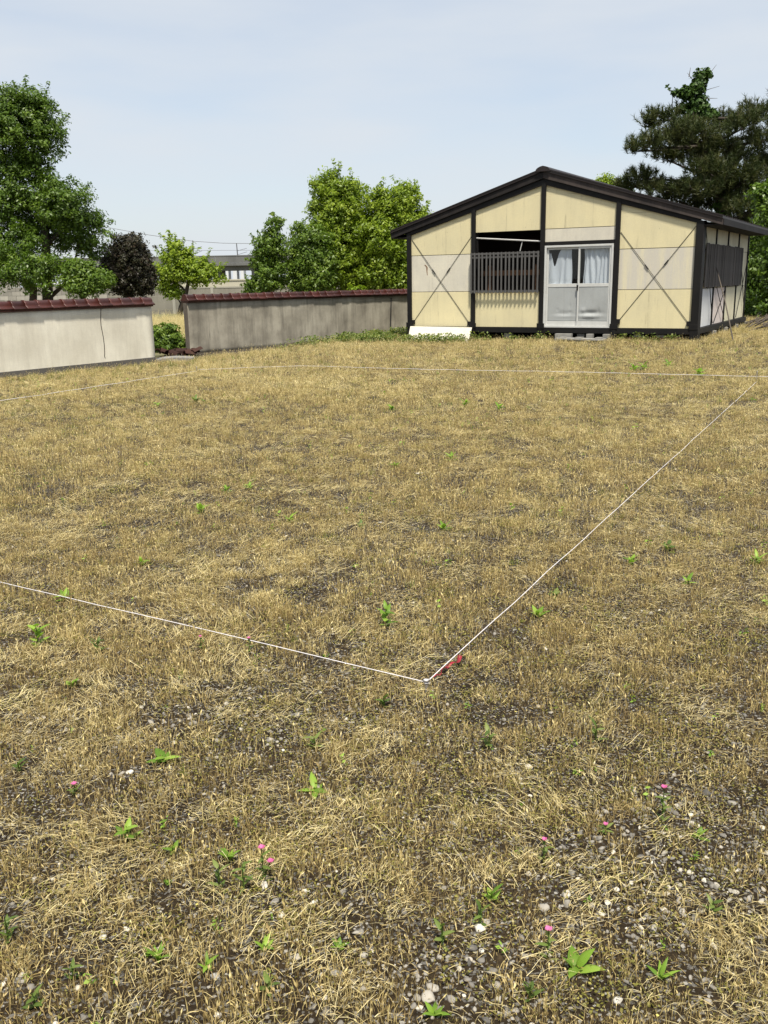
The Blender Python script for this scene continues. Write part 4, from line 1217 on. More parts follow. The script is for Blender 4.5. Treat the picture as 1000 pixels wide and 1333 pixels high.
# ------------------------------------------------------------------ grass, straw, low leaves, gravel
HID = bpy.data.collections.new('scatter_sources')      # not linked to the scene
def blades(n, radius, hmin, hmax, wmin, wmax, lean, seed, curve=.4, heads=0.0, flat=False, direction=None, spread=.6):
    g = np.random.default_rng(seed)
    ang = g.random(n) * 2 * np.pi
    rr = radius * np.sqrt(g.random(n))
    base = np.stack([rr * np.cos(ang), rr * np.sin(ang), np.zeros(n)], 1)
    h = hmin + (hmax - hmin) * g.random(n) ** 1.3
    w = wmin + (wmax - wmin) * g.random(n)
    if direction is None: az = g.random(n) * 2 * np.pi
    else: az = direction + g.normal(size=n) * spread
    dirh = np.stack([np.cos(az), np.sin(az), np.zeros(n)], 1)
    if flat:
        el0 = np.radians(g.uniform(2, 30, n)); el1 = el0 - np.radians(g.uniform(4, 32, n))
        base[:, 2] = g.uniform(.002, .022, n)
    else:
        l = np.abs(g.normal(size=n)) * lean
        el0 = np.pi / 2 - l * .5; el1 = np.pi / 2 - l - curve * g.random(n)
    d0 = dirh * np.cos(el0)[:, None] + np.array([0, 0, 1]) * np.sin(el0)[:, None]
    d1 = dirh * np.cos(el1)[:, None] + np.array([0, 0, 1]) * np.sin(el1)[:, None]
    mid = base + d0 * (h * .5)[:, None]
    tip = mid + d1 * (h * .5)[:, None]
    if flat:
        tip[:, 2] = np.maximum(tip[:, 2], .002)
    az2 = g.random(n) * 2 * np.pi
    side = np.stack([np.cos(az2), np.sin(az2), np.zeros(n)], 1)
    side -= d0 * np.sum(side * d0, 1, keepdims=True); side /= np.linalg.norm(side, axis=1, keepdims=True) + 1e-9
    sw = side * w[:, None] * .5
    v = np.stack([base - sw, base + sw, mid - sw * .85, mid + sw * .85, tip], 1).reshape(-1, 3)
    k = np.arange(n)[:, None] * 5
    f = np.concatenate([k + [0, 1, 3], k + [0, 3, 2], k + [2, 3, 4]], 0)
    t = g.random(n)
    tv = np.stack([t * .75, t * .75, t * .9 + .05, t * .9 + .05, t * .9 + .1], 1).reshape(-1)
    V, Fc, T = [v], [f], [tv]
    if heads:
        m_ = g.random(n) < heads
        hp = tip[m_]; hd = d1[m_]; hs = side[m_]
        q = len(hp)
        hl = g.uniform(.008, .018, q)[:, None]; hw_ = g.uniform(.0016, .003, q)[:, None]
        hv = np.stack([hp - hd * hl * .6, hp + hs * hw_, hp + hd * hl * .6, hp - hs * hw_], 1).reshape(-1, 3)
        kk = np.arange(q)[:, None] * 4 + len(v)
        Fc.append(np.concatenate([kk + [0, 1, 2], kk + [0, 2, 3]], 0)); V.append(hv)
        T.append(np.repeat(np.clip(t[m_] + .15, 0, 1), 4))
    v = np.concatenate(V); f = np.concatenate(Fc); tv = np.clip(np.concatenate(T), 0, 1)
    return v, f, np.stack([tv, tv, tv, np.ones(len(tv))], 1)

def leaflets(n, radius, hmax, size, seed, aspect=.7, flat=.6):
    g = np.random.default_rng(seed)
    ang = g.random(n) * 6.283; rr = radius * np.sqrt(g.random(n))
    pos = np.stack([rr * np.cos(ang), rr * np.sin(ang), .003 + hmax * g.random(n) ** 1.5], 1)
    nrm = g.normal(size=(n, 3)) * (1 - flat) + np.array([0, 0, flat * 1.6]); nrm /= np.linalg.norm(nrm, axis=1, keepdims=True)
    ax = np.cross(nrm, g.normal(size=(n, 3))); ax /= np.linalg.norm(ax, axis=1, keepdims=True)
    bx = np.cross(nrm, ax)
    s = size * (.5 + g.random(n))
    v = np.stack([pos - ax * s[:, None] * .5, pos + bx * (s * aspect * .5)[:, None], pos + ax * s[:, None] * .5, pos - bx * (s * aspect * .5)[:, None]], 1).reshape(-1, 3)
    k = np.arange(n)[:, None] * 4
    f = np.concatenate([k + [0, 1, 2], k + [0, 2, 3]], 0)
    t = np.repeat(g.random(n), 4)
    return v, f, np.stack([t, t, t, np.ones(len(t))], 1)

def stone_proto(seed):
    g = np.random.default_rng(seed)
    import bmesh
    bm = bmesh.new(); bmesh.ops.create_icosphere(bm, subdivisions=2, radius=1.0)
    v = np.array([x.co[:] for x in bm.verts]); f = np.array([[q.index for q in p_.verts] for p_ in bm.faces]); bm.free()
    for _ in range(14):                     # chipped facets
        d = g.normal(size=3); d /= np.linalg.norm(d); c = g.uniform(.38, .8)
        s = v @ d; over = np.maximum(s - c, 0); v = v - over[:, None] * d
    v = v * np.array([1, g.uniform(.6, .95), g.uniform(.4, .7)]) + g.normal(size=v.shape) * .015
    t = np.clip(.5 + .12 * g.normal(size=len(v)), 0, 1)
    return v, f, np.stack([t, t, t, np.ones(len(t))], 1)

def scatter(name, label, sources, mat, pts, yaw, scl, pick, tint, tilt=None):
    col = bpy.data.collections.new('src_' + name)
    for i, (v, f, c) in enumerate(sources):
        me = np_mesh('%s_src' % name, v, f, c)
        me.materials.append(mat)
        ob = bpy.data.objects.new('%s_src_%02d' % (name, i), me)
        col.objects.link(ob)
    n = len(pts)
    me = bpy.data.meshes.new(name)
    me.vertices.add(n); me.vertices.foreach_set('co', np.ascontiguousarray(pts, dtype=np.float32).ravel())
    rot = np.zeros((n, 3), np.float32); rot[:, 2] = yaw
    if tilt is not None: rot[:, :2] = tilt
    a = me.attributes.new('rot', 'FLOAT_VECTOR', 'POINT'); a.data.foreach_set('vector', rot.ravel())
    a = me.attributes.new('scl', 'FLOAT', 'POINT'); a.data.foreach_set('value', np.ascontiguousarray(scl, dtype=np.float32))
    a = me.attributes.new('pick', 'INT', 'POINT'); a.data.foreach_set('value', np.ascontiguousarray(pick, dtype=np.int32))
    a = me.attributes.new('tint', 'FLOAT', 'POINT'); a.data.foreach_set('value', np.ascontiguousarray(tint, dtype=np.float32))
    me.materials.append(mat)
    ob = bpy.data.objects.new(name, me); COL.objects.link(ob)
    ng = bpy.data.node_groups.new('scatter_' + name, 'GeometryNodeTree')
    ng.interface.new_socket('Geometry', in_out='INPUT', socket_type='NodeSocketGeometry')
    ng.interface.new_socket('Geometry', in_out='OUTPUT', socket_type='NodeSocketGeometry')
    N = ng.nodes
    gi, go = N.new('NodeGroupInput'), N.new('NodeGroupOutput')
    ci = N.new('GeometryNodeCollectionInfo'); ci.inputs['Collection'].default_value = col
    ci.inputs['Separate Children'].default_value = True; ci.inputs['Reset Children'].default_value = True
    iop = N.new('GeometryNodeInstanceOnPoints'); iop.inputs['Pick Instance'].default_value = True
    def named(nm, ty):
        k = N.new('GeometryNodeInputNamedAttribute'); k.data_type = ty; k.inputs['Name'].default_value = nm
        return next(s for s in k.outputs if s.enabled and s.name == 'Attribute')
    L = ng.links
    L.new(gi.outputs[0], iop.inputs['Points']); L.new(ci.outputs[0], iop.inputs['Instance'])
    L.new(named('pick', 'INT'), iop.inputs['Instance Index'])
    L.new(named('rot', 'FLOAT_VECTOR'), iop.inputs['Rotation'])
    L.new(named('scl', 'FLOAT'), iop.inputs['Scale'])
    L.new(iop.outputs[0], go.inputs[0])
    md = ob.modifiers.new('scatter', 'NODES'); md.node_group = ng
    tag(ob, label, kind='stuff')
    return ob

def field_points(dens_fn, y0, y1, dmax, seed, margin=1.6):
    """random points over the trapezoid the lot shows, thinned by a density function (per m2)"""
    g = np.random.default_rng(seed)
    hw = .46 * y1 + margin
    n = int(dmax * 2 * hw * (y1 - y0))
    x = g.uniform(-hw, hw, n); y = g.uniform(y0, y1, n)
    keep = np.abs(x) < .46 * y + margin
    x, y = x[keep], y[keep]
    k = g.random(len(x)) * dmax < dens_fn(x, y)
    x, y = x[k], y[k]
    k = on_lot(x, y)
    x, y = x[k], y[k]
    return x, y, gz(x, y), g

d1w = (Wb - Wa); d2w = (Wd - Wc)
def on_lot(x, y):
    s1 = (x - Wa.x) * d1w.y - (y - Wa.y) * d1w.x       # >0 on the lot side of the cream wall
    s2 = (x - Wc.x) * d2w.y - (y - Wc.y) * d2w.x
    ok = (s1 / d1w.length > .10) & ((s2 / d2w.length > .10) | (y < 21.8))
    c, s = math.cos(STH), math.sin(STH)
    lu = (x - SA.x) * c + (y - SA.y) * s; lv = -(x - SA.x) * s + (y - SA.y) * c
    inside = (lu > -.05) & (lu < W + .1) & (lv > .0) & (lv < DEP)
    board = (lu > -.1) & (lu < 1.75) & (lv > -.62) & (lv <= 0.0)
    step = (lu > 3.8) & (lu < 5.15) & (lv > -.6) & (lv <= 0)
    return ok & ~inside & ~board & ~step & (y < 31)

# bare gravelly patches, dark bare patches, straw swaths
GRAVEL_SPOTS = [(gpt(a, b), r, w) for a, b, r, w in ((790, 1140, .34, .20), (640, 1235, .22, .14), (880, 1090, .25, .14), (330, 1240, .22, .13), (540, 1290, .3, .12), (545, 765, .5, .12), (830, 1230, .22, .12))]
def gravel_mask(x, y):
    b = 0
    for p_, r, w in GRAVEL_SPOTS:
        b = b + .75 * w * np.exp(-(((x - p_.x) / r) ** 2 + ((y - p_.y) / r) ** 2))
    return ss(.45, .70, .42 * fbm(x * 1.1 + 3, y * 1.1, 21, 3) + .50 * fbm(x * 4.5, y * 4.5, 27, 2) - .03 + b) * (1 - ss(4.2, 7.5, y))
def green_mask(x, y): return ss(.52, .75, fbm(x * .55, y * .55, 41, 3))
def straw_mask(x, y): return (.55 * ss(.40, .70, fbm(x * 3.4, y * 2.6, 61, 4)) + .45 * ss(.42, .66, fbm(x * 1.1, y * .8, 65, 3)))
def bare_mask(x, y): return ss(.54, .80, fbm(x * 4.2, y * 4.2, 81, 3))

stub = [blades(30, .060, .014, .060, .0011, .0022, .45, 100 + i, .15, .30) for i in range(8)]
stub_tall = [blades(20, .06, .035, .12, .0011, .0022, .28, 120 + i, .2, .5) for i in range(5)]
bands = [(1.0, 3.0, 620), (3.0, 6.0, 440), (6.0, 11.0, 230), (11.0, 18.0, 130), (18.0, 31.0, 90)]
PX, PY, PZ, PS, PK, PT = [], [], [], [], [], []
for bi, (y0, y1, dm) in enumerate(bands):
    fn = lambda x, y: dm * (.12 + .88 * ss(.32, .60, .45 * vnoise(x * 9, y * 9, 5) + .45 * vnoise(x * 19, y * 19, 8) + .10 * fbm(x * 2.5, y * 2.5, 6, 2))) * (1 - .45 * gravel_mask(x, y)) * (1 - .7 * bare_mask(x, y) * (1 - ss(4, 9, y)))
    x, y, z, g = field_points(fn, y0, y1, dm, 200 + bi)
    n = len(x)
    sc = g.uniform(.55, 1.25, n) * [.9, 1.0, 1.25, 1.5, 1.8][bi] * (.75 + .5 * fbm(x * .8, y * .8, 9, 2))
    far = ss(12, 19, y)
    tall = (g.random(n) < (.05 + .25 * far))
    PX.append(x); PY.append(y); PZ.append(z - .003); PS.append(sc * np.where(tall & (y > 12), .8, 1))
    PK.append(np.where(tall, 8 + g.integers(0, 5, n), g.integers(0, 8, n)))
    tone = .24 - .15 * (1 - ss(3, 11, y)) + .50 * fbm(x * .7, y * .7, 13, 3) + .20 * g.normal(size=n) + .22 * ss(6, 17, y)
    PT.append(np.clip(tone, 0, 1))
cat_ = lambda a: np.concatenate(a)
PX, PY, PZ, PS, PK, PT = map(cat_, (PX, PY, PZ, PS, PK, PT))
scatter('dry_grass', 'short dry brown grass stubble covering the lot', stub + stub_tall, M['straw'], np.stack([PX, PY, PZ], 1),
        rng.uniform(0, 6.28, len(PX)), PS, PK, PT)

# straw lying in swaths
th_src = [blades(34, .085, .02, .085, .0009, .0019, 0, 300 + i, flat=True, direction=0.0, spread=.8) for i in range(7)]
th_far = th_src
PX, PY, PZ, PS, PK, PT, PR = [], [], [], [], [], [], []
for bi, (y0, y1, dm) in enumerate([(1.0, 3.2, 220), (3.2, 6.5, 150), (6.5, 12.0, 70), (12.0, 28.0, 30)]):
    fn = lambda x, y: dm * (.07 + .93 * straw_mask(x, y)) * (1 - .35 * gravel_mask(x, y))
    x, y, z, g = field_points(fn, y0, y1, dm, 320 + bi)
    n = len(x)
    PX.append(x); PY.append(y); PZ.append(z + g.uniform(0, .012, n)); PS.append(g.uniform(.6, 1.15, n) * [.85, 1.0, 1.25, 1.7][bi])
    PK.append(g.integers(0, 7, n))
    PT.append(np.clip(.30 + .5 * fbm(x * .9, y * .9, 17, 3) + .15 * g.normal(size=n), 0, 1))
    PR.append(fbm(x * .8, y * .8, 33, 2) * 12.0 + g.normal(size=n) * .5)
PX, PY, PZ, PS, PK, PT, PR = map(cat_, (PX, PY, PZ, PS, PK, PT, PR))
scatter('straw', 'pale dead straw lying flat in swaths over the soil', th_src, M['thatch'], np.stack([PX, PY, PZ], 1), PR, PS, PK, PT)

# chopped straw litter lying on the soil everywhere
lt_src = [blades(44, .11, .008, .042, .0011, .0024, 0, 350 + i, flat=True, direction=None) for i in range(6)]
PX, PY, PZ, PS, PK, PT = [], [], [], [], [], []
for bi, (y0, y1, dm) in enumerate([(1.0, 3.2, 120), (3.2, 6.5, 85), (6.5, 12.0, 50), (12.0, 24.0, 24)]):
    fn = lambda x, y: dm * (.45 + .55 * fbm(x * 3, y * 3, 71, 3)) * (1 - .2 * gravel_mask(x, y))
    x, y, z, g = field_points(fn, y0, y1, dm, 360 + bi)
    n = len(x)
    PX.append(x); PY.append(y); PZ.append(z - .006); PS.append(g.uniform(.7, 1.2, n) * [.9, 1.1, 1.5, 2.2][bi]); PK.append(g.integers(0, 6, n))
    PT.append(np.clip(.40 + .3 * (fbm(x * 1.2, y * 1.2, 19, 3) - .5) + .22 * g.normal(size=n), 0, 1))
PX, PY, PZ, PS, PK, PT = map(cat_, (PX, PY, PZ, PS, PK, PT))
scatter('straw_litter', 'short broken bits of straw littering the soil', lt_src, M['straw'], np.stack([PX, PY, PZ], 1), rng.uniform(0, 6.28, len(PX)), PS, PK, PT)

# low yellow-green leaves close to the soil
cv_src = [leaflets(36, .08, .03, .009, 400 + i) for i in range(6)]
PX, PY, PZ, PS, PK, PT = [], [], [], [], [], []
for bi, (y0, y1, dm) in enumerate([(1.0, 3.5, 210), (3.5, 7.0, 110), (7.0, 14.0, 40), (14.0, 26.0, 14)]):
    fn = lambda x, y: dm * (.25 + .75 * ss(.40, .72, .5 * fbm(x * .8, y * .8, 41, 3) + .5 * fbm(x * 4, y * 4, 45, 2)))
    x, y, z, g = field_points(fn, y0, y1, dm, 420 + bi)
    n = len(x)
    PX.append(x); PY.append(y); PZ.append(z); PS.append(g.uniform(.6, 1.2, n) * [.8, 1.0, 1.4, 2.0][bi]); PK.append(g.integers(0, 6, n)); PT.append(g.random(n))
PX, PY, PZ, PS, PK, PT = map(cat_, (PX, PY, PZ, PS, PK, PT))
scatter('ground_cover', 'tiny yellow-green leaves creeping over the soil', cv_src, M['cover'], np.stack([PX, PY, PZ], 1), rng.uniform(0, 6.28, len(PX)), PS, PK, PT)

# sparse green grass shoots
sp_src = [blades(14, .035, .04, .10, .002, .0045, .45, 500 + i, .6) for i in range(5)]
PX, PY, PZ, PS, PK, PT = [], [], [], [], [], []
for bi, (y0, y1, dm) in enumerate([(1.0, 4, 26), (4, 9, 24), (9, 16, 18), (16.0, 30.0, 24)]):
    def fn(x, y):
        d1 = ((x - Wa.x) * d1w.y - (y - Wa.y) * d1w.x) / d1w.length
        near_wall = np.exp(-(d1 / .9) ** 2) * (y > 13) * 3
        return dm * np.minimum(1, (.10 + .90 * green_mask(x * 1.4 + 7, y * 1.4)) * .8 + near_wall)
    x, y, z, g = field_points(fn, y0, y1, dm, 520 + bi)
    n = len(x)
    PX.append(x); PY.append(y); PZ.append(z); PS.append(g.uniform(.35, 1.0, n) * [.6, .75, 1.0, 1.5][bi]); PK.append(g.integers(0, 5, n)); PT.append(g.random(n))
PX, PY, PZ, PS, PK, PT = map(cat_, (PX, PY, PZ, PS, PK, PT))
scatter('green_grass', 'sparse green grass shoots among the dry stubble', sp_src, M['sprout'], np.stack([PX, PY, PZ], 1), rng.uniform(0, 6.28, len(PX)), PS, PK, PT)

# tiny green seedlings
sd_src = [leaflets(9, .016, .045, .019, 560 + i, .5, .45) for i in range(6)]
PX, PY, PZ, PS, PK, PT = [], [], [], [], [], []
for bi, (y0, y1, dm) in enumerate([(1.0, 4, 22), (4, 9, 14), (9, 20, 6)]):
    fn = lambda x, y: dm * (.12 + .88 * ss(.45, .7, fbm(x * 1.3, y * 1.3, 47, 3)))
    x, y, z, g = field_points(fn, y0, y1, dm, 570 + bi)
    n = len(x)
    PX.append(x); PY.append(y); PZ.append(z); PS.append(g.uniform(.4, 1.15, n) * [.8, 1.1, 1.6][bi]); PK.append(g.integers(0, 6, n)); PT.append(g.random(n))
PX, PY, PZ, PS, PK, PT = map(cat_, (PX, PY, PZ, PS, PK, PT))
scatter('seedlings', 'tiny green seedlings sprinkled through the dry stubble', sd_src, M['weed_leaf'], np.stack([PX, PY, PZ], 1), rng.uniform(0, 6.28, len(PX)), PS, PK, PT)

# gravel
st_src = [stone_proto(600 + i) for i in range(7)]
PX, PY, PZ, PS, PK, PT = [], [], [], [], [], []
for bi, (y0, y1, dm) in enumerate([(1.0, 3.2, 2600), (3.2, 6.5, 1000), (6.5, 12.0, 150)]):
    fn = lambda x, y: dm * (.12 + .88 * gravel_mask(x, y) ** .7)
    x, y, z, g = field_points(fn, y0, y1, dm, 620 + bi)
    n = len(x)
    s = .003 + .012 * g.random(n) ** 3.5 + .008 * (g.random(n) < .025)
    PX.append(x); PY.append(y); PZ.append(z + s * .15); PS.append(s); PK.append(g.integers(0, 7, n))
    PT.append(np.clip(.5 + .25 * g.normal(size=n), 0, 1))
PX, PY, PZ, PS, PK, PT = map(cat_, (PX, PY, PZ, PS, PK, PT))
scatter('gravel', 'grey and white gravel showing through the thin grass', st_src, M['gravel'], np.stack([PX, PY, PZ], 1), rng.uniform(0, 6.28, len(PX)), PS, PK, PT,
        tilt=rng.normal(size=(len(PX), 2)) * .3)

# tiny white and yellow blossoms
fl_src = [leaflets(2, .012, .05, .006, 700 + i, 1.0, .9) for i in range(4)]
x, y, z, g = field_points(lambda x, y: 34 * (.1 + .9 * ss(.5, .7, fbm(x * 1.1, y * 1.1, 91, 2))), 1.0, 5.0, 34, 720)
scatter('tiny_blossoms', 'tiny white blossoms dotted low in the near grass', fl_src, M['fleck'], np.stack([x, y, z], 1), g.uniform(0, 6.28, len(x)), np.ones(len(x)), g.integers(0, 4, len(x)), g.random(len(x)))

# leafy weeds along the foot of the grey wall and the shed
wl_src = [leaflets(60, .17, .20, .06, 800 + i, .6, .5) for i in range(5)]
def weed_d(x, y):
    d2 = ((x - Wc.x) * d2w.y - (y - Wc.y) * d2w.x) / d2w.length
    t2 = ((x - Wc.x) * d2w.x + (y - Wc.y) * d2w.y) / d2w.length
    a = np.exp(-((d2 - .6) / (.35 + .20 * np.clip(t2, 0, 7))) ** 2) * ss(.5, 3.0, t2) * (t2 < 9)
    c, s = math.cos(STH), math.sin(STH)
    lu = (x - SA.x) * c + (y - SA.y) * s; lv = -(x - SA.x) * s + (y - SA.y) * c
    b = np.exp(-((lv + .85) / .35) ** 2) * (lu > -1.5) * (lu < 1.9)
    e = .20 * np.exp(-((lv + .15) / .3) ** 2) * (lu > 1.7) * (lu < W)
    return 60 * np.minimum(1, (a + b) * (.35 + .9 * fbm(x * 1.6, y * 1.6, 99, 2)) + e)
x, y, z, g = field_points(weed_d, 20, 29, 60, 820)
scatter('leafy_weeds', 'low leafy weeds along the grey wall and before the leaning board', wl_src, M['weed_pale'], np.stack([x, y, z], 1), g.uniform(0, 6.28, len(x)), g.uniform(.5, 1.1, len(x)), g.integers(0, 5, len(x)), g.random(len(x)))
# tall dry grass beyond the gap and tufts at the wall foot
tg_src = [blades(40, .12, .2, .55, .004, .008, .3, 850 + i, .5, .4) for i in range(4)]
g = np.random.default_rng(851)
x = g.uniform(-14, -3, 2200); y = g.uniform(23.5, 42, 2200)
k = (((x - Wc.x) * d2w.y - (y - Wc.y) * d2w.x) < -.4)
x, y = x[k], y[k]
scatter('tall_dry_grass', 'tall straw-coloured grass seen through the gap between the walls', tg_src, M['thatch'], np.stack([x, y, gz(x, y)], 1), g.uniform(0, 6.28, len(x)), g.uniform(.6, 1.2, len(x)), g.integers(0, 4, len(x)), np.clip(.6 + .2 * g.normal(size=len(x)), 0, 1))

# ------------------------------------------------------------------ single weeds, flowers and stones
def weed_mesh(seed, n, ll, lw, stem_h, el0=25, el1=75):
    """broad pointed leaves set round a short stem; each leaf 2x4 quads with a fold"""
    g = random.Random(seed)
    V, Fq, T = [], [], []
    for i in range(n):
        az = i * 2.4 + g.uniform(-.4, .4)
        L = ll * g.uniform(.65, 1.1); wd = lw * g.uniform(.75, 1.15)
        zb = stem_h * (i / max(1, n - 1)) if stem_h else 0
        el = R(g.uniform(el0, el1))
        base = len(V)
        tone = g.random()
        p = Vector((0, 0, zb)); m_ = 5
        for k in range(m_ + 1):
            t = k / m_
            w_ = wd * math.sin(math.pi * min(1, .12 + t * .88) ** .8) * .5
            e = el - t * .8
            d = Vector((math.cos(az) * math.cos(e), math.sin(az) * math.cos(e), math.sin(e)))
            if k: p = p + d * (L / m_)
            s = Vector((-math.sin(az), math.cos(az), 0))
            up = s.cross(d) * -1
            V += [tuple(p - s * w_ + up * w_ * -.35), tuple(p), tuple(p + s * w_ + up * w_ * -.35)]
            T += [tone * .9, tone * .9 + .1, tone * .9]
        for k in range(m_):
            a = base + 3 * k
            Fq += [(a, a + 1, a + 4, a + 3), (a + 1, a + 2, a + 5, a + 4)]
    T = np.array(T)
    return np_mesh('leaves', np.array(V), np.array(Fq), np.stack([T, T, T, np.ones(len(T))], 1), smooth=True)
SPROUT = 'small green weed sprout among the dry grass of the lot'
def weed(px, py, n, ll, lw, sh, label=None, mat='weed_leaf', el=(25, 75)):
    p = gpt(px, py); ll *= 1.2; lw *= 1.2; sh *= 1.2
    root = empty('weed', (p.x, p.y, p.z - .002), random.uniform(0, 6.28))
    tag(root, label or SPROUT, 'weed', 'weeds in the dry grass')
    link('leaves', weed_mesh(int(px * 7 + py), n, ll, lw, sh, *el), M[mat], root)
    MB().tube([(0, 0, -.005), (.002, 0, sh * .6), (0, .002, sh + .004)], [.0026, .0022, .0012], 5).build('stem', M[mat], root)
    return root
weed(750, 1262, 5, .060, .024, .012, 'bright three-leaved weed in the gravel nearest the camera', el=(35, 80))
weed(410, 1030, 6, .052, .022, .012, 'broad-leaved bright weed beside the straw swirl near the centre', el=(15, 50))
weed(213, 992, 7, .052, .024, .02, 'pale broad-leaved weed growing out of a straw mat', el=(20, 60))
weed(166, 1093, 6, .050, .020, .035, 'upright pointed-leaf weed below the lone pink flower', el=(20, 65))
weed(297, 1122, 8, .044, .013, .018, 'fan-shaped bright weed left of the twin pink flowers', el=(40, 85))
weed(206, 1252, 9, .040, .008, .010, 'spiky bright grass-like weed near the bottom left gravel', el=(45, 88))
weed(50, 842, 10, .055, .022, .085, 'tall leafy weed left of the near string', el=(30, 75))
weed(503, 816, 9, .060, .020, .075, 'tall bright leafy weed standing inside the string corner', el=(20, 75))
weed(700, 803, 6, .058, .022, .015, 'bright leafy weed just right of the receding string', el=(35, 80))
weed(722, 778, 7, .048, .018, .02, 'paler feathery weed beside the receding string', 'weed_dull', el=(30, 80))
weed(860, 1275, 6, .044, .010, .01, 'thin-leaved weed in the bottom right gravel', el=(35, 85))
weed(566, 1322, 6, .035, .012, .006, 'small light weed at the very bottom edge', el=(20, 70))
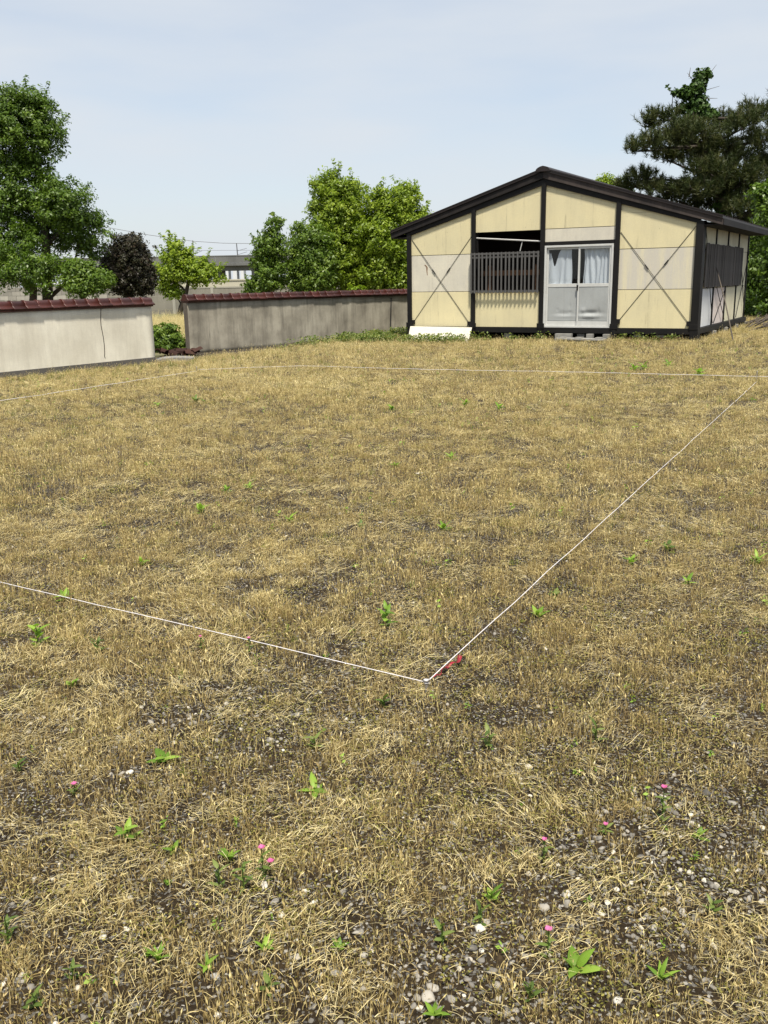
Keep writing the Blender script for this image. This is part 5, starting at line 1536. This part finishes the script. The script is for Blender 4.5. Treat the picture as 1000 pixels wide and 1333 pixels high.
for px, py, n, ll, lw, sh, mt, lab in (
        (262, 668, 9, 0.07, 0.022, 0.03, 'weed_leaf', 'bright sprout in mid lot, lowest of three left of the centre'),
        (295, 642, 7, 0.06, 0.02, 0.03, 'weed_leaf', 'middle of three bright sprouts in mid lot left of the centre'),
        (325, 637, 7, 0.06, 0.02, 0.03, 'weed_leaf', 'uppermost of three bright sprouts in mid lot left of the centre'),
        (378, 680, 7, 0.06, 0.02, 0.03, 'weed_leaf', 'bright sprout in mid lot just below the three left sprouts'),
        (578, 690, 8, 0.06, 0.02, 0.02, 'weed_leaf', 'bright sprout in mid lot right of the whitish stone'),
        (470, 688, 6, 0.05, 0.018, 0.03, 'weed_dull', 'dull sprout just left of the whitish mid-lot stone'),
        (185, 735, 6, 0.05, 0.02, 0.02, 'weed_leaf', 'lone bright sprout above the near string at the left'),
        (640, 1172, 6, 0.035, 0.012, 0.02, 'weed_leaf', 'bright sprout right of the centre gravel, above two dull sprigs'),
        (626, 1205, 6, 0.03, 0.01, 0.045, 'weed_dull', 'dull upright sprig below the bright sprout right of the bottom centre'),
        (575, 1230, 6, 0.03, 0.012, 0.045, 'weed_dull', 'dull upright sprig leftmost of the pair near the bottom centre'),
        (350, 1290, 5, 0.03, 0.012, 0.02, 'weed_dull', 'dull sprig at the bottom edge left of the bottom centre weed'),
        (270, 1262, 6, 0.028, 0.009, 0.015, 'weed_leaf', 'tiny bright sprout just right of the spiky weed at the bottom left'),
        (226, 1112, 5, 0.035, 0.014, 0.02, 'weed_leaf', 'small bright sprout left of the fan-shaped weed'),
        (286, 1160, 8, 0.03, 0.01, 0.06, 'weed_dull', 'leaning dull sprig under the fan-shaped weed'),
        (318, 1160, 8, 0.032, 0.01, 0.07, 'weed_dull', 'tall dull sprig between the fan-shaped weed and the twin flowers'),
        (636, 975, 8, 0.04, 0.012, 0.06, 'weed_dull', 'tall dull sprig in shade right of the centre, below the peg'),
        (410, 975, 7, 0.04, 0.012, 0.04, 'weed_dull', 'dull sprig left of the centre above the broad-leaved weed'),
        (500, 920, 6, 0.045, 0.014, 0.03, 'weed_dull', 'dull low sprig just below the near corner peg'),
        (776, 965, 6, 0.04, 0.014, 0.05, 'weed_dull', 'dull thin sprig above the low pale pink blossom'),
        (93, 895, 6, 0.045, 0.018, 0.02, 'weed_leaf', 'bright low sprout below the tall leafy weed at the left edge'),
        (910, 1090, 5, 0.03, 0.014, 0.01, 'weed_leaf', 'bright low sprout right of the tall pink flower'),
        (928, 1190, 6, 0.035, 0.01, 0.03, 'weed_dull', 'dull sprig in the grass near the right edge above the bottom gravel'),
        (128, 850, 7, 0.045, 0.012, 0.05, 'weed_dull', 'dull upright sprig right of the tall leafy weed, under the near string'),
        (84, 780, 7, 0.06, 0.02, 0.02, 'weed_leaf', 'bright sprout touching the near string at the far left'),
        (870, 718, 7, 0.06, 0.02, 0.04, 'weed_dull', 'dull sprig beyond the receding string at the right, nearest the grey stone'),
        (822, 735, 7, 0.055, 0.018, 0.03, 'weed_leaf', 'bright sprout right of the receding string, below the flat grey stone'),
        (985, 735, 7, 0.06, 0.02, 0.04, 'weed_leaf', 'bright tall sprout at the right edge of mid lot'),
        (895, 760, 6, 0.05, 0.018, 0.02, 'weed_leaf', 'bright sprout in the grass below the right-hand mid-lot sprouts'),
        (510, 535, 8, 0.09, 0.03, 0.05, 'weed_leaf', 'leftmost of three bright sprouts in the far lot before the shed'),
        (605, 530, 8, 0.09, 0.03, 0.06, 'weed_leaf', 'middle of three bright sprouts in the far lot before the shed'),
        (650, 535, 7, 0.09, 0.03, 0.06, 'weed_leaf', 'rightmost of three bright sprouts in the far lot before the shed'),
        (587, 600, 7, 0.075, 0.025, 0.04, 'weed_leaf', 'bright sprout right of the flat pale stone'),
        (515, 610, 7, 0.07, 0.022, 0.03, 'weed_leaf', 'bright sprout left of the flat pale stone'),
        (255, 525, 8, 0.1, 0.03, 0.05, 'weed_dull', 'dark dull tuft in the straw below the far corner peg'),
        (205, 530, 7, 0.09, 0.03, 0.05, 'weed_leaf', 'bright sprout in the grass below the string along the cream wall'),
        (838, 482, 9, 0.13, 0.04, 0.08, 'weed_leaf', 'bright tuft touching the far string, right one of the pair'),
        (825, 484, 9, 0.12, 0.04, 0.08, 'weed_leaf', 'bright tuft touching the far string, left one of the pair'),
        (910, 490, 9, 0.12, 0.04, 0.08, 'weed_leaf', 'bright tuft on the far string nearest the far right peg'),
        (870, 478, 8, 0.12, 0.04, 0.06, 'weed_leaf', 'bright tuft just behind the far string before the right shed post'),
        (25, 1005, 6, 0.035, 0.012, 0.03, 'weed_dull', 'dull sprig at the left edge above the lone pink flower'),
        (12, 1230, 8, 0.03, 0.01, 0.06, 'weed_dull', 'tall dull sprig at the left edge of the lower gravel'),
        (95, 1275, 6, 0.03, 0.01, 0.03, 'weed_dull', 'dull sprig below the lower left gravel, left of the spiky weed'),
        (45, 1312, 6, 0.03, 0.012, 0.03, 'weed_dull', 'dull sprig in the bottom left corner'),
        (440, 1235, 6, 0.03, 0.012, 0.01, 'weed_leaf', 'bright small sprout above the grey stone in the bottom middle'),
        (345, 1238, 6, 0.032, 0.012, 0.015, 'weed_leaf', 'bright small sprout below the round white stone'),
        (690, 1300, 6, 0.03, 0.01, 0.03, 'weed_dull', 'dull sprig left of the three-leaved weed at the bottom'),
        ):
    weed(px, py, n, ll, lw, sh, lab, mt)
def flower(px, py, h, label, heads=((0, 0),), leaves=7, size=.009):
    p = gpt(px, py); size *= .85
    root = empty('pink_flower', (p.x, p.y, p.z - .002))
    tag(root, label, 'flower', 'pink flowers in the grass')
    link('leaves', weed_mesh(int(px * 3 + py), leaves, .032, .011, h * .8, 25, 70), M['weed_dull'], root)
    for i, (dx, dh) in enumerate(heads):
        hh = h + dh
        MB().tube([(0, 0, -.005), (dx * .4, .002, hh * .5), (dx, 0, hh)], [.0022, .0018, .0012], 5).build('stem', M['weed_dull'], root)
        V, Fq, T = [], [], []
        for k in range(4):
            a = k * 1.571 + .4
            b = len(V)
            V += [(dx, 0, hh - .003), (dx + size * .9 * math.cos(a - .85), size * .9 * math.sin(a - .85), hh + .005), (dx + size * 1.1 * math.cos(a), size * 1.1 * math.sin(a), hh + .006), (dx + size * .9 * math.cos(a + .85), size * .9 * math.sin(a + .85), hh + .004)]
            Fq.append((b, b + 1, b + 2, b + 3)); tone = random.random(); T += [tone] * 4
        T = np.array(T)
        link('blossom', np_mesh('blossom', np.array(V), np.array(Fq), np.stack([T, T, T, T * 0 + 1], 1)), M['petal'], root)
flower(343, 1148, .105, 'pink flower plant with two blossoms above a white stone', ((0, 0), (.022, -.042)), 9, .0115)
flower(708, 1122, .07, 'small pink flower in the straw right of the centre bottom', size=.009)
flower(713, 1250, .085, 'pink flower standing behind the three-leaved weed in the gravel', size=.011)
flower(862, 1068, .11, 'tall pink flower with leafy stem at the edge of the gravel patch', size=.011, leaves=11)
flower(788, 1085, .03, 'low pale pink blossom in a rosette of green leaves', size=.009, leaves=10)
flower(98, 1035, .04, 'lone pink flower low in the straw at the left', size=.011)
flower(262, 845, .06, 'small pink flower just below the near string', size=.009)
flower(325, 850, .07, 'small pink flower touching the near string on a leafy stem', size=.010)

def stone(px, py, s, label, white=False, flat=.5):
    p = gpt(px, py)
    v, f, c = stone_proto(int(px + py))
    me = np_mesh('stone', v * np.array([s, s * .8, s * flat]), f, smooth=False)
    o = link('stone', me, M['stone_white' if white else 'stone'])
    o.location = (p.x, p.y, p.z + s * .08); o.rotation_euler = (random.uniform(-.2, .2), random.uniform(-.2, .2), random.uniform(0, 6))
    tag(o, label, 'stone', 'larger stones on the lot')
stone(344, 1152, .020, 'round white stone below the twin pink flowers', True, .8)
stone(862, 685, .040, 'flat grey stone right of the receding string', False, .45)
stone(545, 617, .060, 'flat pale stone in the middle distance of the lot', True, .3)
stone(495, 681, .035, 'small whitish stone left of the lone sprout in mid lot', True, .5)
stone(443, 670, .040, 'pale grey stone in mid lot left of the whitish one', False, .5)
stone(710, 845, .022, 'white chip of stone right of the red tape', True, .5)
stone(922, 935, .034, 'dark flat stone in the grass at the right', False, .45)
stone(740, 1165, .018, 'pair-topped white stone near the gravel patch', True, .8)
stone(822, 1150, .017, 'white lump of stone in the right gravel patch', True, .7)
stone(805, 1303, .018, 'whitish stone at the bottom right', True, .7)
stone(134, 1220, .017, 'pale stone in the lower left gravel', True, .6)
stone(410, 1175, .014, 'small pale stone right of the lower left gravel', True, .6)
stone(590, 1072, .020, 'grey stone right of the centre straw', False, .6)
stone(280, 1272, .020, 'dark rounded stone in the bottom left gravel', False, .6)
stone(437, 1268, .018, 'grey stone in the bottom middle gravel', False, .6)
stone(770, 1130, .016, 'dark wet-looking stone among the white gravel', False, .6)
